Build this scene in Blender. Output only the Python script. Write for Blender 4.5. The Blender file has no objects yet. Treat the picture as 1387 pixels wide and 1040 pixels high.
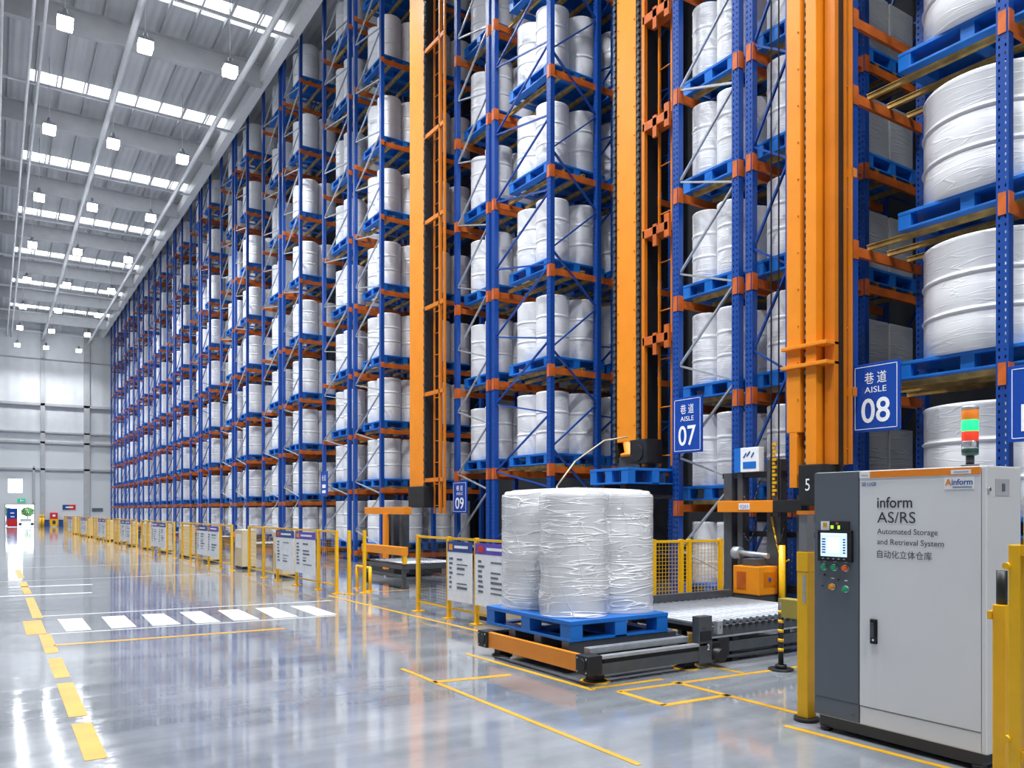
import bpy, math, random
from mathutils import Vector, Matrix
random.seed(7)
SC = bpy.context.scene
COL = SC.collection
R = math.radians

# ------------------------------------------------------------------ camera, world, exposure
cam_data = bpy.data.cameras.new('camera')
cam_data.sensor_width = 36.0
cam_data.lens = 1082.8 / 1387 * 36.0
cam_data.shift_y = 170 / 1387
cam_data.clip_end = 500
cam = bpy.data.objects.new('camera', cam_data)
COL.objects.link(cam)
cam.location = (0, 0, 1.7)
cam.rotation_euler = (R(90), 0, R(-33))
SC.camera = cam

SC.view_settings.view_transform = 'Standard'
SC.view_settings.look = 'None'
SC.view_settings.gamma = 1
SC.view_settings.exposure = 0.8
SC.cycles.max_bounces = 8
SC.cycles.transparent_max_bounces = 24
SC.cycles.use_denoising = True

world = bpy.data.worlds.new('overcast_sky')
SC.world = world
world.use_nodes = True
wb = world.node_tree.nodes['Background']
wb.inputs[0].default_value = (0.92, 0.96, 1.0, 1)
wb.inputs[1].default_value = 2.6
LAMP_W = 480

# ------------------------------------------------------------------ materials
def new_mat(name):
    m = bpy.data.materials.new(name)
    m.use_nodes = True
    nt = m.node_tree
    return m, nt, nt.nodes['Principled BSDF']

def mat(name, col, rough=0.5, metal=0.0, noise=0.06, scale=9.0, bump=0.0, bscale=60.0, spec=0.5):
    """plain painted / plastic / metal surface with a little procedural variation"""
    m, nt, p = new_mat(name)
    p.inputs['Roughness'].default_value = rough
    p.inputs['Metallic'].default_value = metal
    p.inputs['Specular IOR Level'].default_value = spec
    tc = nt.nodes.new('ShaderNodeTexCoord')
    n = nt.nodes.new('ShaderNodeTexNoise')
    n.inputs['Scale'].default_value = scale
    n.inputs['Detail'].default_value = 4
    nt.links.new(tc.outputs['Object'], n.inputs['Vector'])
    r = nt.nodes.new('ShaderNodeValToRGB')
    r.color_ramp.elements[0].position = 0.3
    r.color_ramp.elements[1].position = 0.7
    r.color_ramp.elements[0].color = tuple(c * (1 - noise) for c in col) + (1,)
    r.color_ramp.elements[1].color = tuple(min(1, c * (1 + noise)) for c in col) + (1,)
    nt.links.new(n.outputs['Fac'], r.inputs['Fac'])
    nt.links.new(r.outputs['Color'], p.inputs['Base Color'])
    if bump:
        b = nt.nodes.new('ShaderNodeBump')
        n2 = nt.nodes.new('ShaderNodeTexNoise')
        n2.inputs['Scale'].default_value = bscale
        nt.links.new(tc.outputs['Object'], n2.inputs['Vector'])
        b.inputs['Strength'].default_value = bump
        b.inputs['Distance'].default_value = 0.01
        nt.links.new(n2.outputs['Fac'], b.inputs['Height'])
        nt.links.new(b.outputs['Normal'], p.inputs['Normal'])
    return m

def emit(name, col, st):
    m, nt, p = new_mat(name)
    p.inputs['Base Color'].default_value = tuple(col) + (1,)
    p.inputs['Emission Color'].default_value = tuple(col) + (1,)
    p.inputs['Emission Strength'].default_value = st
    return m

def fold_lines(nt, tc, layers):
    """thin raised creases of stretched plastic; each layer: (mapping scale, tilt, noise scale, line width)"""
    total = None
    for sc, tilt, ns, width in layers:
        mp = nt.nodes.new('ShaderNodeMapping')
        mp.inputs['Scale'].default_value = sc
        mp.inputs['Rotation'].default_value = (R(tilt), R(-tilt * 1.3), 0)
        nt.links.new(tc.outputs['Object'], mp.inputs['Vector'])
        n = nt.nodes.new('ShaderNodeTexNoise')
        n.inputs['Scale'].default_value = ns
        n.inputs['Detail'].default_value = 1.6
        n.inputs['Distortion'].default_value = 0.35
        nt.links.new(mp.outputs['Vector'], n.inputs['Vector'])
        su = nt.nodes.new('ShaderNodeMath'); su.operation = 'SUBTRACT'; su.inputs[1].default_value = 0.5
        ab = nt.nodes.new('ShaderNodeMath'); ab.operation = 'ABSOLUTE'
        nt.links.new(n.outputs['Fac'], su.inputs[0]); nt.links.new(su.outputs[0], ab.inputs[0])
        mr = nt.nodes.new('ShaderNodeMapRange'); mr.interpolation_type = 'SMOOTHSTEP'
        mr.inputs['From Min'].default_value = 0; mr.inputs['From Max'].default_value = width
        mr.inputs['To Min'].default_value = 1; mr.inputs['To Max'].default_value = 0
        nt.links.new(ab.outputs[0], mr.inputs['Value'])
        if total is None: total = mr.outputs['Result']
        else:
            ad = nt.nodes.new('ShaderNodeMath'); ad.operation = 'ADD'
            nt.links.new(total, ad.inputs[0]); nt.links.new(mr.outputs['Result'], ad.inputs[1]); total = ad.outputs[0]
    return total

def wrap_mat(name, col, rough=0.3, strength=0.3):
    """plastic wrapped drum with fine creases"""
    m, nt, p = new_mat(name)
    p.inputs['Base Color'].default_value = tuple(col) + (1,)
    p.inputs['Roughness'].default_value = rough
    tc = nt.nodes.new('ShaderNodeTexCoord')
    h = fold_lines(nt, tc, [((0.45, 0.45, 6.0), 3, 1.5, 0.02), ((0.3, 0.3, 3.2), -5, 1.6, 0.012)])
    b = nt.nodes.new('ShaderNodeBump')
    b.inputs['Strength'].default_value = strength
    b.inputs['Distance'].default_value = 0.012
    nt.links.new(h, b.inputs['Height'])
    nt.links.new(b.outputs['Normal'], p.inputs['Normal'])
    return m

def film_mat():
    m, nt, p = new_mat('stretch_film')
    p.inputs['Base Color'].default_value = (0.93, 0.94, 0.96, 1)
    p.inputs['Roughness'].default_value = 0.13
    tc = nt.nodes.new('ShaderNodeTexCoord')
    h = fold_lines(nt, tc, [((0.5, 0.5, 5.0), 3, 1.5, 0.022), ((0.7, 0.7, 2.6), -22, 1.3, 0.008), ((0.6, 0.6, 7.5), 5, 1.4, 0.03), ((2.2, 2.2, 1.2), 12, 1.0, 0.006)])
    b = nt.nodes.new('ShaderNodeBump')
    b.inputs['Strength'].default_value = 0.55
    b.inputs['Distance'].default_value = 0.02
    nt.links.new(h, b.inputs['Height'])
    nt.links.new(b.outputs['Normal'], p.inputs['Normal'])
    tr = nt.nodes.new('ShaderNodeBsdfTransparent')
    mx = nt.nodes.new('ShaderNodeMixShader')
    rr = nt.nodes.new('ShaderNodeMapRange')
    rr.inputs['To Min'].default_value = 0.5
    rr.inputs['To Max'].default_value = 0.85
    nt.links.new(h, rr.inputs['Value'])
    nt.links.new(rr.outputs['Result'], mx.inputs[0])
    nt.links.new(tr.outputs[0], mx.inputs[1])
    nt.links.new(p.outputs[0], mx.inputs[2])
    nt.links.new(mx.outputs[0], nt.nodes['Material Output'].inputs[0])
    return m

def perf_mat(name, col):
    """painted steel upright with two columns of punched holes (seen through)"""
    m, nt, p = new_mat(name)
    p.inputs['Base Color'].default_value = tuple(col) + (1,)
    p.inputs['Roughness'].default_value = 0.38
    tc = nt.nodes.new('ShaderNodeTexCoord')
    sx = nt.nodes.new('ShaderNodeSeparateXYZ')
    nt.links.new(tc.outputs['Object'], sx.inputs[0])
    def math_(op, a, b=None):
        k = nt.nodes.new('ShaderNodeMath'); k.operation = op
        for i, v in enumerate((a, b)):
            if v is None: continue
            if isinstance(v, (int, float)): k.inputs[i].default_value = v
            else: nt.links.new(v, k.inputs[i])
        return k.outputs[0]
    zz = math_('ABSOLUTE', math_('SUBTRACT', math_('FRACT', math_('MULTIPLY', sx.outputs[2], 1 / 0.09)), 0.5))
    zm = math_('LESS_THAN', zz, 0.2)
    yy = math_('ABSOLUTE', math_('SUBTRACT', math_('ABSOLUTE', sx.outputs[1]), 0.035))
    ym = math_('LESS_THAN', yy, 0.0095)
    hole = math_('MULTIPLY', zm, ym)
    tr = nt.nodes.new('ShaderNodeBsdfTransparent')
    mx = nt.nodes.new('ShaderNodeMixShader')
    nt.links.new(hole, mx.inputs[0])
    nt.links.new(p.outputs[0], mx.inputs[1])
    nt.links.new(tr.outputs[0], mx.inputs[2])
    nt.links.new(mx.outputs[0], nt.nodes['Material Output'].inputs[0])
    return m

def floor_mat():
    m, nt, p = new_mat('polished_concrete')
    tc = nt.nodes.new('ShaderNodeTexCoord')
    n = nt.nodes.new('ShaderNodeTexNoise')
    n.inputs['Scale'].default_value = 0.55
    n.inputs['Detail'].default_value = 8
    n.inputs['Roughness'].default_value = 0.65
    nt.links.new(tc.outputs['Object'], n.inputs['Vector'])
    r = nt.nodes.new('ShaderNodeValToRGB')
    r.color_ramp.elements[0].position = 0.3
    r.color_ramp.elements[0].color = (0.155, 0.175, 0.205, 1)
    r.color_ramp.elements[1].position = 0.72
    r.color_ramp.elements[1].color = (0.31, 0.325, 0.35, 1)
    nt.links.new(n.outputs['Fac'], r.inputs['Fac'])
    # polish: broad smeared bands of more and less gloss
    mp = nt.nodes.new('ShaderNodeMapping')
    mp.inputs['Rotation'].default_value = (0, 0, R(-33))
    mp.inputs['Scale'].default_value = (0.45, 2.6, 1)
    n2 = nt.nodes.new('ShaderNodeTexNoise')
    n2.inputs['Scale'].default_value = 1.0
    n2.inputs['Detail'].default_value = 9
    nt.links.new(tc.outputs['Object'], mp.inputs['Vector'])
    nt.links.new(mp.outputs['Vector'], n2.inputs['Vector'])
    rr = nt.nodes.new('ShaderNodeMapRange')
    rr.inputs['From Min'].default_value = 0.3
    rr.inputs['From Max'].default_value = 0.7
    r2 = nt.nodes.new('ShaderNodeMapRange')
    r2.inputs['From Min'].default_value = 0.3; r2.inputs['From Max'].default_value = 0.7
    r2.inputs['To Min'].default_value = 0.8; r2.inputs['To Max'].default_value = 1.18
    nt.links.new(n2.outputs['Fac'], r2.inputs['Value'])
    mu = nt.nodes.new('ShaderNodeVectorMath'); mu.operation = 'SCALE'
    nt.links.new(r.outputs['Color'], mu.inputs[0]); nt.links.new(r2.outputs['Result'], mu.inputs['Scale'])
    nt.links.new(mu.outputs[0], p.inputs['Base Color'])
    rr.inputs['To Min'].default_value = 0.03
    rr.inputs['To Max'].default_value = 0.13
    nt.links.new(n2.outputs['Fac'], rr.inputs['Value'])
    nt.links.new(rr.outputs['Result'], p.inputs['Roughness'])
    b = nt.nodes.new('ShaderNodeBump')
    b.inputs['Strength'].default_value = 0.22
    b.inputs['Distance'].default_value = 0.02
    nt.links.new(n2.outputs['Fac'], b.inputs['Height'])
    nt.links.new(b.outputs['Normal'], p.inputs['Normal'])
    p.inputs['Specular IOR Level'].default_value = 0.75
    p.inputs['Coat Weight'].default_value = 0.45
    p.inputs['Coat Roughness'].default_value = 0.05
    return m

def ribbed_mat(name, col, axis, pitch, rough=0.5):
    """profiled sheet: ribs as bump across one axis"""
    m = mat(name, col, rough, 0, 0.05, 0.8)
    nt = m.node_tree
    p = nt.nodes['Principled BSDF']
    tc = [n for n in nt.nodes if n.type == 'TEX_COORD'][0]
    w = nt.nodes.new('ShaderNodeTexWave')
    w.bands_direction = axis
    w.inputs['Scale'].default_value = 0.314 / pitch
    nt.links.new(tc.outputs['Object'], w.inputs['Vector'])
    b = nt.nodes.new('ShaderNodeBump')
    b.inputs['Strength'].default_value = 0.6
    b.inputs['Distance'].default_value = 0.04
    nt.links.new(w.outputs['Fac'], b.inputs['Height'])
    nt.links.new(b.outputs['Normal'], p.inputs['Normal'])
    return m

BLUE = (0.005, 0.055, 0.29)
M = dict(
    blue=mat('rack_blue_paint', BLUE, 0.36, 0, 0.12, 3),
    perf=perf_mat('rack_blue_punched', BLUE),
    beam=mat('beam_orange_paint', (0.50, 0.105, 0.012), 0.45, 0, 0.25, 4),
    rail=mat('rail_ochre_metal', (0.5, 0.33, 0.10), 0.4, 0.35, 0.35, 6),
    galv=mat('galvanised_steel', (0.42, 0.45, 0.49), 0.42, 0.5, 0.12, 12),
    crane=mat('crane_orange_paint', (0.78, 0.245, 0.005), 0.5, 0, 0.06, 2),
    crane_dark=mat('crane_deep_orange_paint', (0.60, 0.17, 0.004), 0.4, 0, 0.08, 2),
    convor=mat('conveyor_orange_paint', (0.80, 0.27, 0.012), 0.36, 0, 0.06, 3),
    yellow=mat('safety_yellow_paint', (0.86, 0.47, 0.004), 0.36, 0, 0.05, 5),
    black=mat('black_steel', (0.018, 0.019, 0.022), 0.42, 0.2, 0.2, 8),
    dark=mat('charcoal_steel', (0.075, 0.083, 0.095), 0.4, 0.25, 0.12, 7),
    wire=mat('black_wire', (0.03, 0.03, 0.03), 0.5, 0.3),
    ywire=mat('yellow_wire', (0.62, 0.36, 0.02), 0.45),
    pallet=mat('pallet_blue_plastic', (0.008, 0.15, 0.56), 0.38, 0, 0.08, 4),
    drum=wrap_mat('wrapped_drum_white', (0.78, 0.79, 0.82)),
    drum_grey=wrap_mat('grey_wrapped_box', (0.30, 0.31, 0.33)),
    film=film_mat(),
    cab=mat('cabinet_light_grey', (0.71, 0.72, 0.74), 0.4, 0, 0.015, 2),
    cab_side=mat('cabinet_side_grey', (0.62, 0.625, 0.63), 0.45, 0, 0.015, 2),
    slate=mat('cabinet_slate_grey', (0.105, 0.125, 0.15), 0.42, 0, 0.03, 2),
    plinth=mat('plinth_dark_grey', (0.045, 0.05, 0.057), 0.45),
    orange=mat('stripe_orange', (0.85, 0.24, 0.012), 0.4),
    ink=mat('ink_dark', (0.03, 0.035, 0.045), 0.5),
    inkblue=mat('ink_blue', (0.012, 0.07, 0.32), 0.5),
    white=mat('white_paint', (0.84, 0.85, 0.86), 0.45),
    sign=mat('sign_blue_enamel', (0.006, 0.058, 0.36), 0.25, 0, 0.04, 2),
    signwhite=mat('sign_white', (0.85, 0.88, 0.92), 0.3),
    steelgrey=mat('roof_grey_steel', (0.42, 0.43, 0.45), 0.5, 0, 0.06, 2),
    girder=mat('girder_grey_paint', (0.40, 0.41, 0.43), 0.5, 0, 0.06, 2),
    pipe=mat('pipe_pale_grey', (0.68, 0.69, 0.71), 0.4),
    deck=ribbed_mat('roof_deck_grey', (0.50, 0.51, 0.53), 'X', 0.3),
    wallp=ribbed_mat('wall_white_sheet', (0.62, 0.64, 0.67), 'X', 0.9),
    walll=mat('wall_grey_panel', (0.62, 0.65, 0.68), 0.6, 0, 0.02, 0.4),
    deep_shade=mat('deep_shade_black', (0.025, 0.028, 0.035), 0.8),  # near-black tone stands in for the shade deep in the racks
    floor=floor_mat(),
    line_y=mat('floor_paint_yellow', (0.60, 0.33, 0.025), 0.3, 0, 0.14, 3),
    line_w=mat('floor_paint_white', (0.70, 0.72, 0.73), 0.28, 0, 0.08, 3),
    line_faint=mat('floor_joint_pale', (0.62, 0.64, 0.66), 0.25, 0, 0.1, 3),
    cream=mat('cream_panel', (0.62, 0.53, 0.36), 0.5, 0, 0.05, 3),
    purple=mat('header_purple', (0.11, 0.06, 0.42), 0.4),
    navy=mat('header_navy', (0.02, 0.06, 0.24), 0.4),
    red=mat('red_paint', (0.62, 0.02, 0.02), 0.35),
    green=mat('green_plastic', (0.01, 0.34, 0.16), 0.3),
    amber=mat('amber_plastic', (0.8, 0.30, 0.01), 0.25),
    orange_btn=mat('orange_button', (0.85, 0.14, 0.02), 0.25),
    roller=mat('roller_steel', (0.27, 0.29, 0.33), 0.38, 0.5, 0.1, 12),
    chrome=mat('chrome', (0.75, 0.77, 0.8), 0.2, 0.9),
    grass=mat('leaf_green', (0.07, 0.2, 0.05), 0.7, 0, 0.4, 3),
    trunk=mat('bark_brown', (0.12, 0.08, 0.05), 0.8),
    pave=mat('outdoor_paving', (0.6, 0.6, 0.58), 0.8),
    cabtop=mat('clear_grey_cover', (0.2, 0.21, 0.23), 0.2),
    screen=emit('hmi_screen_glow', (0.42, 0.56, 0.72), 0.75),
    screen2=emit('hmi_window_glow', (0.66, 0.78, 0.9), 0.9),
    greenlit=emit('green_lamp_glow', (0.01, 0.75, 0.12), 1.7),
    redlens=emit('red_lens', (0.85, 0.05, 0.02), 0.25),
    amberlens=emit('amber_lens', (0.8, 0.22, 0.02), 0.2),
    lens=emit('high_bay_lens', (0.95, 0.98, 1.0), 22.0),
    exitg=emit('exit_sign_green', (0.01, 0.4, 0.2), 0.4),
    foamwhite=mat('leaflet_white', (0.78, 0.79, 0.82), 0.5),
    olive=mat('olive_box', (0.30, 0.25, 0.05), 0.5),
)

# ------------------------------------------------------------------ mesh helpers
class MB:
    def __init__(s): s.v = []; s.f = []; s.sm = []; s.mi = []; s.cur = 0
    def quadset(s, vs, fs, smooth=False):
        o = len(s.v); s.v += [tuple(p) for p in vs]
        for f in fs:
            s.f.append(tuple(i + o for i in f)); s.sm.append(smooth); s.mi.append(s.cur)
        return s
    def box(s, x0, x1, y0, y1, z0, z1):
        vs = [(x, y, z) for z in (z0, z1) for y in (y0, y1) for x in (x0, x1)]
        return s.quadset(vs, [(0, 2, 3, 1), (4, 5, 7, 6), (0, 1, 5, 4), (2, 6, 7, 3), (0, 4, 6, 2), (1, 3, 7, 5)])
    def cbox(s, x0, x1, y0, y1, z0, z1, b):
        """box with chamfered edges"""
        import bmesh
        bm = bmesh.new()
        bmesh.ops.create_cube(bm, size=1)
        for v in bm.verts:
            v.co = Vector(((x0 + x1) / 2 + v.co.x * (x1 - x0), (y0 + y1) / 2 + v.co.y * (y1 - y0), (z0 + z1) / 2 + v.co.z * (z1 - z0)))
        bmesh.ops.bevel(bm, geom=bm.edges[:], offset=b, segments=2, affect='EDGES', profile=0.7)
        bm.verts.index_update()
        s.quadset([v.co[:] for v in bm.verts], [[v.index for v in f.verts] for f in bm.faces])
        bm.free(); return s
    def bar(s, p, q, w, h, up=(0, 0, 1)):
        p = Vector(p); q = Vector(q); d = (q - p).normalized(); u = Vector(up)
        a = d.cross(u)
        if a.length < 1e-4: a = d.cross(Vector((1, 0, 0)))
        a.normalize(); b = a.cross(d)
        a *= w / 2; b *= h / 2
        vs = [p - a - b, p + a - b, p + a + b, p - a + b, q - a - b, q + a - b, q + a + b, q - a + b]
        return s.quadset(vs, [(0, 1, 2, 3), (7, 6, 5, 4), (0, 4, 5, 1), (1, 5, 6, 2), (2, 6, 7, 3), (3, 7, 4, 0)])
    def cyl(s, p, q, r, n=12, r2=None):
        p = Vector(p); q = Vector(q); d = (q - p).normalized(); r2 = r if r2 is None else r2
        a = d.orthogonal().normalized(); b = d.cross(a)
        vs = []
        for k in range(n):
            t = 2 * math.pi * k / n; c = a * math.cos(t) + b * math.sin(t)
            vs += [p + c * r, q + c * r2]
        s.quadset(vs, [(2 * k, 2 * ((k + 1) % n), 2 * ((k + 1) % n) + 1, 2 * k + 1) for k in range(n)], True)
        o = len(s.v) - 2 * n
        s.f.append(tuple(o + 2 * k for k in reversed(range(n)))); s.f.append(tuple(o + 2 * k + 1 for k in range(n)))
        s.sm += [False, False]; s.mi += [s.cur, s.cur]
        return s
    def tube(s, pts, r, n=8):
        for a, b in zip(pts, pts[1:]): s.cyl(a, b, r, n)
        return s
    def lathe(s, prof, cx=0, cy=0, n=28):
        o = len(s.v); m = len(prof)
        for k in range(n):
            t = 2 * math.pi * k / n
            for (r, z) in prof: s.v.append((cx + r * math.cos(t), cy + r * math.sin(t), z))
        for k in range(n):
            k2 = (k + 1) % n
            for j in range(m - 1):
                s.f.append((o + k * m + j, o + k2 * m + j, o + k2 * m + j + 1, o + k * m + j + 1)); s.sm.append(True); s.mi.append(s.cur)
        for j, rev in ((0, True), (m - 1, False)):
            ring = [o + k * m + j for k in range(n)]
            s.f.append(tuple(reversed(ring)) if rev else tuple(ring)); s.sm.append(False); s.mi.append(s.cur)
        return s
    def poly(s, pts, z):
        return s.quadset([(x, y, z) for x, y in pts], [tuple(range(len(pts)))])
    def slab(s, pts, z0, z1):
        n = len(pts)
        return s.quadset([(x, y, z0) for x, y in pts] + [(x, y, z1) for x, y in pts],
                         [tuple(reversed(range(n))), tuple(range(n, 2 * n))] + [(k, (k + 1) % n, n + (k + 1) % n, n + k) for k in range(n)])
    def mesh(s, name, m):
        me = bpy.data.meshes.new(name); me.from_pydata(s.v, [], s.f)
        for p, q, k in zip(me.polygons, s.sm, s.mi): p.use_smooth = q; p.material_index = k
        for mm in (m if isinstance(m, (list, tuple)) else [m]): me.materials.append(mm)
        me.update(); return me
    def build(s, name, m, parent=None, loc=(0, 0, 0), **kw):
        return inst(name, s.mesh(name, m), parent, loc, **kw)

def inst(name, me, parent=None, loc=(0, 0, 0), rot=(0, 0, 0), label=None):
    o = bpy.data.objects.new(name, me); COL.objects.link(o)
    o.location = loc; o.rotation_euler = rot
    if parent is not None: o.parent = parent
    if label: o['label'] = label
    return o

def tag(o, label, cat, group=None, kind=None):
    o['label'] = label; o['category'] = cat
    if group: o['group'] = group
    if kind: o['kind'] = kind
    return o

def thing(name, loc, label, cat, group=None):
    return tag(inst(name, None, None, loc), label, cat, group)

def struct(o, label=None):
    o['kind'] = 'structure'
    if label: o['label'] = label
    return o

def text_mesh(body, w, h, m, depth=0.0, bold=0.0):
    """lettering fitted into a w x h rectangle, origin at its lower left"""
    cu = bpy.data.curves.new('lettering', 'FONT'); cu.body = body; cu.size = 1; cu.extrude = 0; cu.offset = bold
    cu.resolution_u = 4
    to = bpy.data.objects.new('lettering', cu); COL.objects.link(to)
    dg = bpy.context.evaluated_depsgraph_get()
    me = bpy.data.meshes.new_from_object(to.evaluated_get(dg))
    bpy.data.objects.remove(to); bpy.data.curves.remove(cu)
    xs = [v.co.x for v in me.vertices]; ys = [v.co.y for v in me.vertices]
    if xs:
        x0, x1, y0, y1 = min(xs), max(xs), min(ys), max(ys)
        for v in me.vertices:
            v.co.x = (v.co.x - x0) / max(1e-6, x1 - x0) * w
            v.co.y = (v.co.y - y0) / max(1e-6, y1 - y0) * h
            v.co.z = 0
    me.materials.clear(); me.materials.append(m)
    return me

HALL = (R(90), 0, R(-90))       # lettering on a face that looks towards the hall (-X)
NEAR = (R(90), 0, 0)            # lettering on a face that looks towards -Y
def hall_text(name, body, parent, x, y_left, z, w, h, m, bold=0.0):
    return inst(name, text_mesh(body, w, h, m, 0, bold), parent, (x, y_left, z), HALL)

NUM = ['zero', 'one', 'two', 'three', 'four', 'five', 'six', 'seven', 'eight', 'nine', 'ten', 'eleven']
ORD = ['zeroth', 'first', 'second', 'third', 'fourth', 'fifth', 'sixth', 'seventh', 'eighth', 'ninth', 'tenth', 'eleventh']

# ================================================================== THE SETTING
XR = 9.8            # plane of the rack ends that face the hall
YW = 92.0           # far wall
floor = struct(MB().box(-30, 24, -12, YW + 0.3, -0.2, 0).build('floor', M['floor']))

# --- floor paint (parts of the floor)
def stripe(name, pts, m, z=0.003):
    return MB().slab(pts, 0.0005, z).build(name, m, floor)
def line(name, a, b, w, m, z=0.003):
    a = Vector(a); b = Vector(b); d = (b - a).normalized(); n = Vector((-d.y, d.x)) * w / 2
    return stripe(name, [(a - n)[:], (b - n)[:], (b + n)[:], (a + n)[:]], m, z)
for y0, y1 in ((2.6, 4.3), (4.75, 5.85), (6.1, 7.2), (7.45, 8.95), (9.25, 10.5), (10.9, 12.6), (14.5, 18.0), (18.8, 22.0), (23.2, 26.5)):
    stripe('yellow_dash', [(0.52, y0), (0.66, y0), (0.66, y1), (0.52, y1)], M['line_y'])
stripe('yellow_square', [(0.38, 12.65), (0.62, 12.65), (0.62, 14.25), (0.38, 14.25)], M['line_y'])
for q in ([(0.84, 14.21), (1.17, 14.15), (1.17, 12.72), (0.86, 12.72)], [(1.44, 14.18), (1.77, 14.13), (1.75, 12.68), (1.42, 12.68)],
          [(2.02, 14.13), (2.34, 14.06), (2.34, 12.62), (1.96, 12.64)], [(2.59, 14.09), (2.92, 14.05), (2.89, 12.54), (2.55, 12.57)],
          [(3.18, 14.0), (3.51, 13.97), (3.47, 12.51), (3.09, 12.56)], [(3.79, 13.97), (4.09, 13.9), (4.07, 12.48), (3.69, 12.5)],
          [(4.38, 13.91), (4.7, 13.83), (4.68, 12.4), (4.34, 12.41)]):
    stripe('crosswalk_stripe', list(reversed(q)), M['line_w'])
line('white_line', (0.65, 14.75), (5.3, 14.35), 0.06, M['line_w'])
line('white_line', (0.66, 12.58), (4.6, 12.28), 0.05, M['line_w'])
line('white_line', (-0.6, 18.6), (1.7, 18.4), 0.16, M['line_w'])
line('white_line', (0.3, 20.6), (1.9, 20.4), 0.16, M['line_w'])
line('yellow_line', (0.64, 11.51), (3.5, 11.35), 0.11, M['line_y'])
for yj in (22.5, 27.5, 34.0, 43.0):
    line('pale_joint', (-6, yj), (5.0, yj - 0.4), 0.06, M['line_faint'], 0.002)
line('yellow_line', (5.55, 15.2), (5.70, 9.4), 0.07, M['line_y'])
line('yellow_line', (3.66, 7.8), (3.61, 4.0), 0.05, M['line_y'])
line('yellow_line', (3.64, 7.02), (4.46, 6.9), 0.09, M['line_y'])
line('yellow_line', (4.68, 8.2), (4.74, 5.9), 0.06, M['line_y'])
line('yellow_line', (4.75, 5.95), (5.63, 5.9), 0.06, M['line_y'])
line('yellow_line', (4.9, 5.72), (4.89, 5.1), 0.07, M['line_y'])
line('yellow_line', (4.86, 5.1), (5.66, 5.06), 0.07, M['line_y'])
line('yellow_line', (5.63, 5.75), (5.63, 4.2), 0.07, M['line_y'])
line('yellow_line', (4.9, 5.72), (7.3, 5.56), 0.06, M['line_y'])
line('yellow_line', (6.5, 6.4), (6.54, 5.66), 0.06, M['line_y'])
line('yellow_line', (5.22, 4.1), (5.28, 2.3), 0.06, M['line_y'])
line('yellow_line', (6.3, 15.4), (8.2, 15.4), 0.06, M['line_y'])

# --- roof
Z_ROOF = 20.3
sky_y = [30.9 + 9.1 * k for k in range(-3, 7)]
SKY_W = 1.25
y_prev = -12
for k, ys in enumerate(sky_y + [YW + 0.3 + SKY_W / 2]):
    struct(MB().box(-14, 9.9, y_prev, ys - SKY_W / 2, Z_ROOF, Z_ROOF + 0.12).build('ceiling', M['deck']))
    if k < len(sky_y):
        struct(MB().box(-14, 1.3, ys - SKY_W / 2, ys + SKY_W / 2, Z_ROOF, Z_ROOF + 0.12).build('ceiling', M['deck']))
        kb = MB()
        for xx in [1.3 + 1.04 * j for j in range(9)]:
            kb.box(xx - 0.03, xx + 0.03, ys - SKY_W / 2, ys + SKY_W / 2, Z_ROOF - 0.02, Z_ROOF + 0.06)
        struct(kb.build('skylight_bars', M['pipe']))
    y_prev = ys + SKY_W / 2
struct(MB().box(9.9, 24, -12, YW + 0.3, Z_ROOF + 0.3, Z_ROOF + 0.45).build('ceiling', M['deck']))
struct(MB().box(9.78, 9.9, -12, YW + 0.3, Z_ROOF, Z_ROOF + 0.45).build('trim_1', M['deep_shade']))
girder_me = (lambda b: (b.box(-14, 9.35, -0.14, 0.14, 0.3, 0.35), b.box(-14, 9.35, -0.05, 0.05, 0.35, 1.15), b.box(-14, 9.35, -0.14, 0.14, 1.15, 1.2), b)[-1])(MB()).mesh('roof_girder', M['girder'])
for k in range(-3, 7):
    struct(inst('roof_girder', girder_me, None, (0, 33.4 + 8.9 * k, Z_ROOF - 1.42)))
rail_me = MB().box(-14, 9.35, -0.05, 0.05, -0.05, 0.05).mesh('roof_tie', M['pipe'])
for k in range(-3, 7):
    struct(inst('roof_tie', rail_me, None, (0, 38.2 + 8.9 * k, Z_ROOF - 1.1)))
purlin_me = (lambda b: (b.box(-0.03, 0.03, -12, YW, -0.1, 0.12), b)[-1])(MB()).mesh('roof_purlin', M['girder'])
for k in range(-8, 10):
    struct(inst('roof_purlin', purlin_me, None, (0.55 + 0.98 * k, 0, Z_ROOF - 0.12)))
struct(MB().box(9.25, 9.6, -12, YW, 19.35, 19.85).build('trim_2', M['pipe']), 'pale grey eave beam running along the rack tops')
struct(MB().box(9.35, 9.5, -12, YW, 19.85, Z_ROOF).build('trim_3', M['steelgrey']))
for nm, x, z, r, lab in (('ceiling_pipe', 1.15, 18.6, 0.06, 'left pipe of the close pair under the roof'),
                         ('ceiling_pipe', 1.5, 18.6, 0.06, 'right pipe of the close pair under the roof'),
                         ('ceiling_pipe', 4.15, 18.55, 0.11, 'thick pale pipe under the middle of the roof'),
                         ('ceiling_pipe', 8.15, 18.55, 0.11, 'thick pale pipe under the roof nearest the racks'),
                         ('ceiling_pipe', 0.25, 18.6, 0.06, 'thin pale pipe at the left edge of the roof')):
    b = MB().cyl((0, -10, 0), (0, YW - 0.05, 0), r, 10)
    for k in range(-3, 7):
        b.cyl((0, 33.4 + 8.9 * k, 0), (0, 33.4 + 8.9 * k, Z_ROOF - 1.43 - z + 0.02), 0.02, 6)
    tag(b.build(nm, M['pipe'], None, (x, 0, z)), lab, 'pipe')

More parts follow.
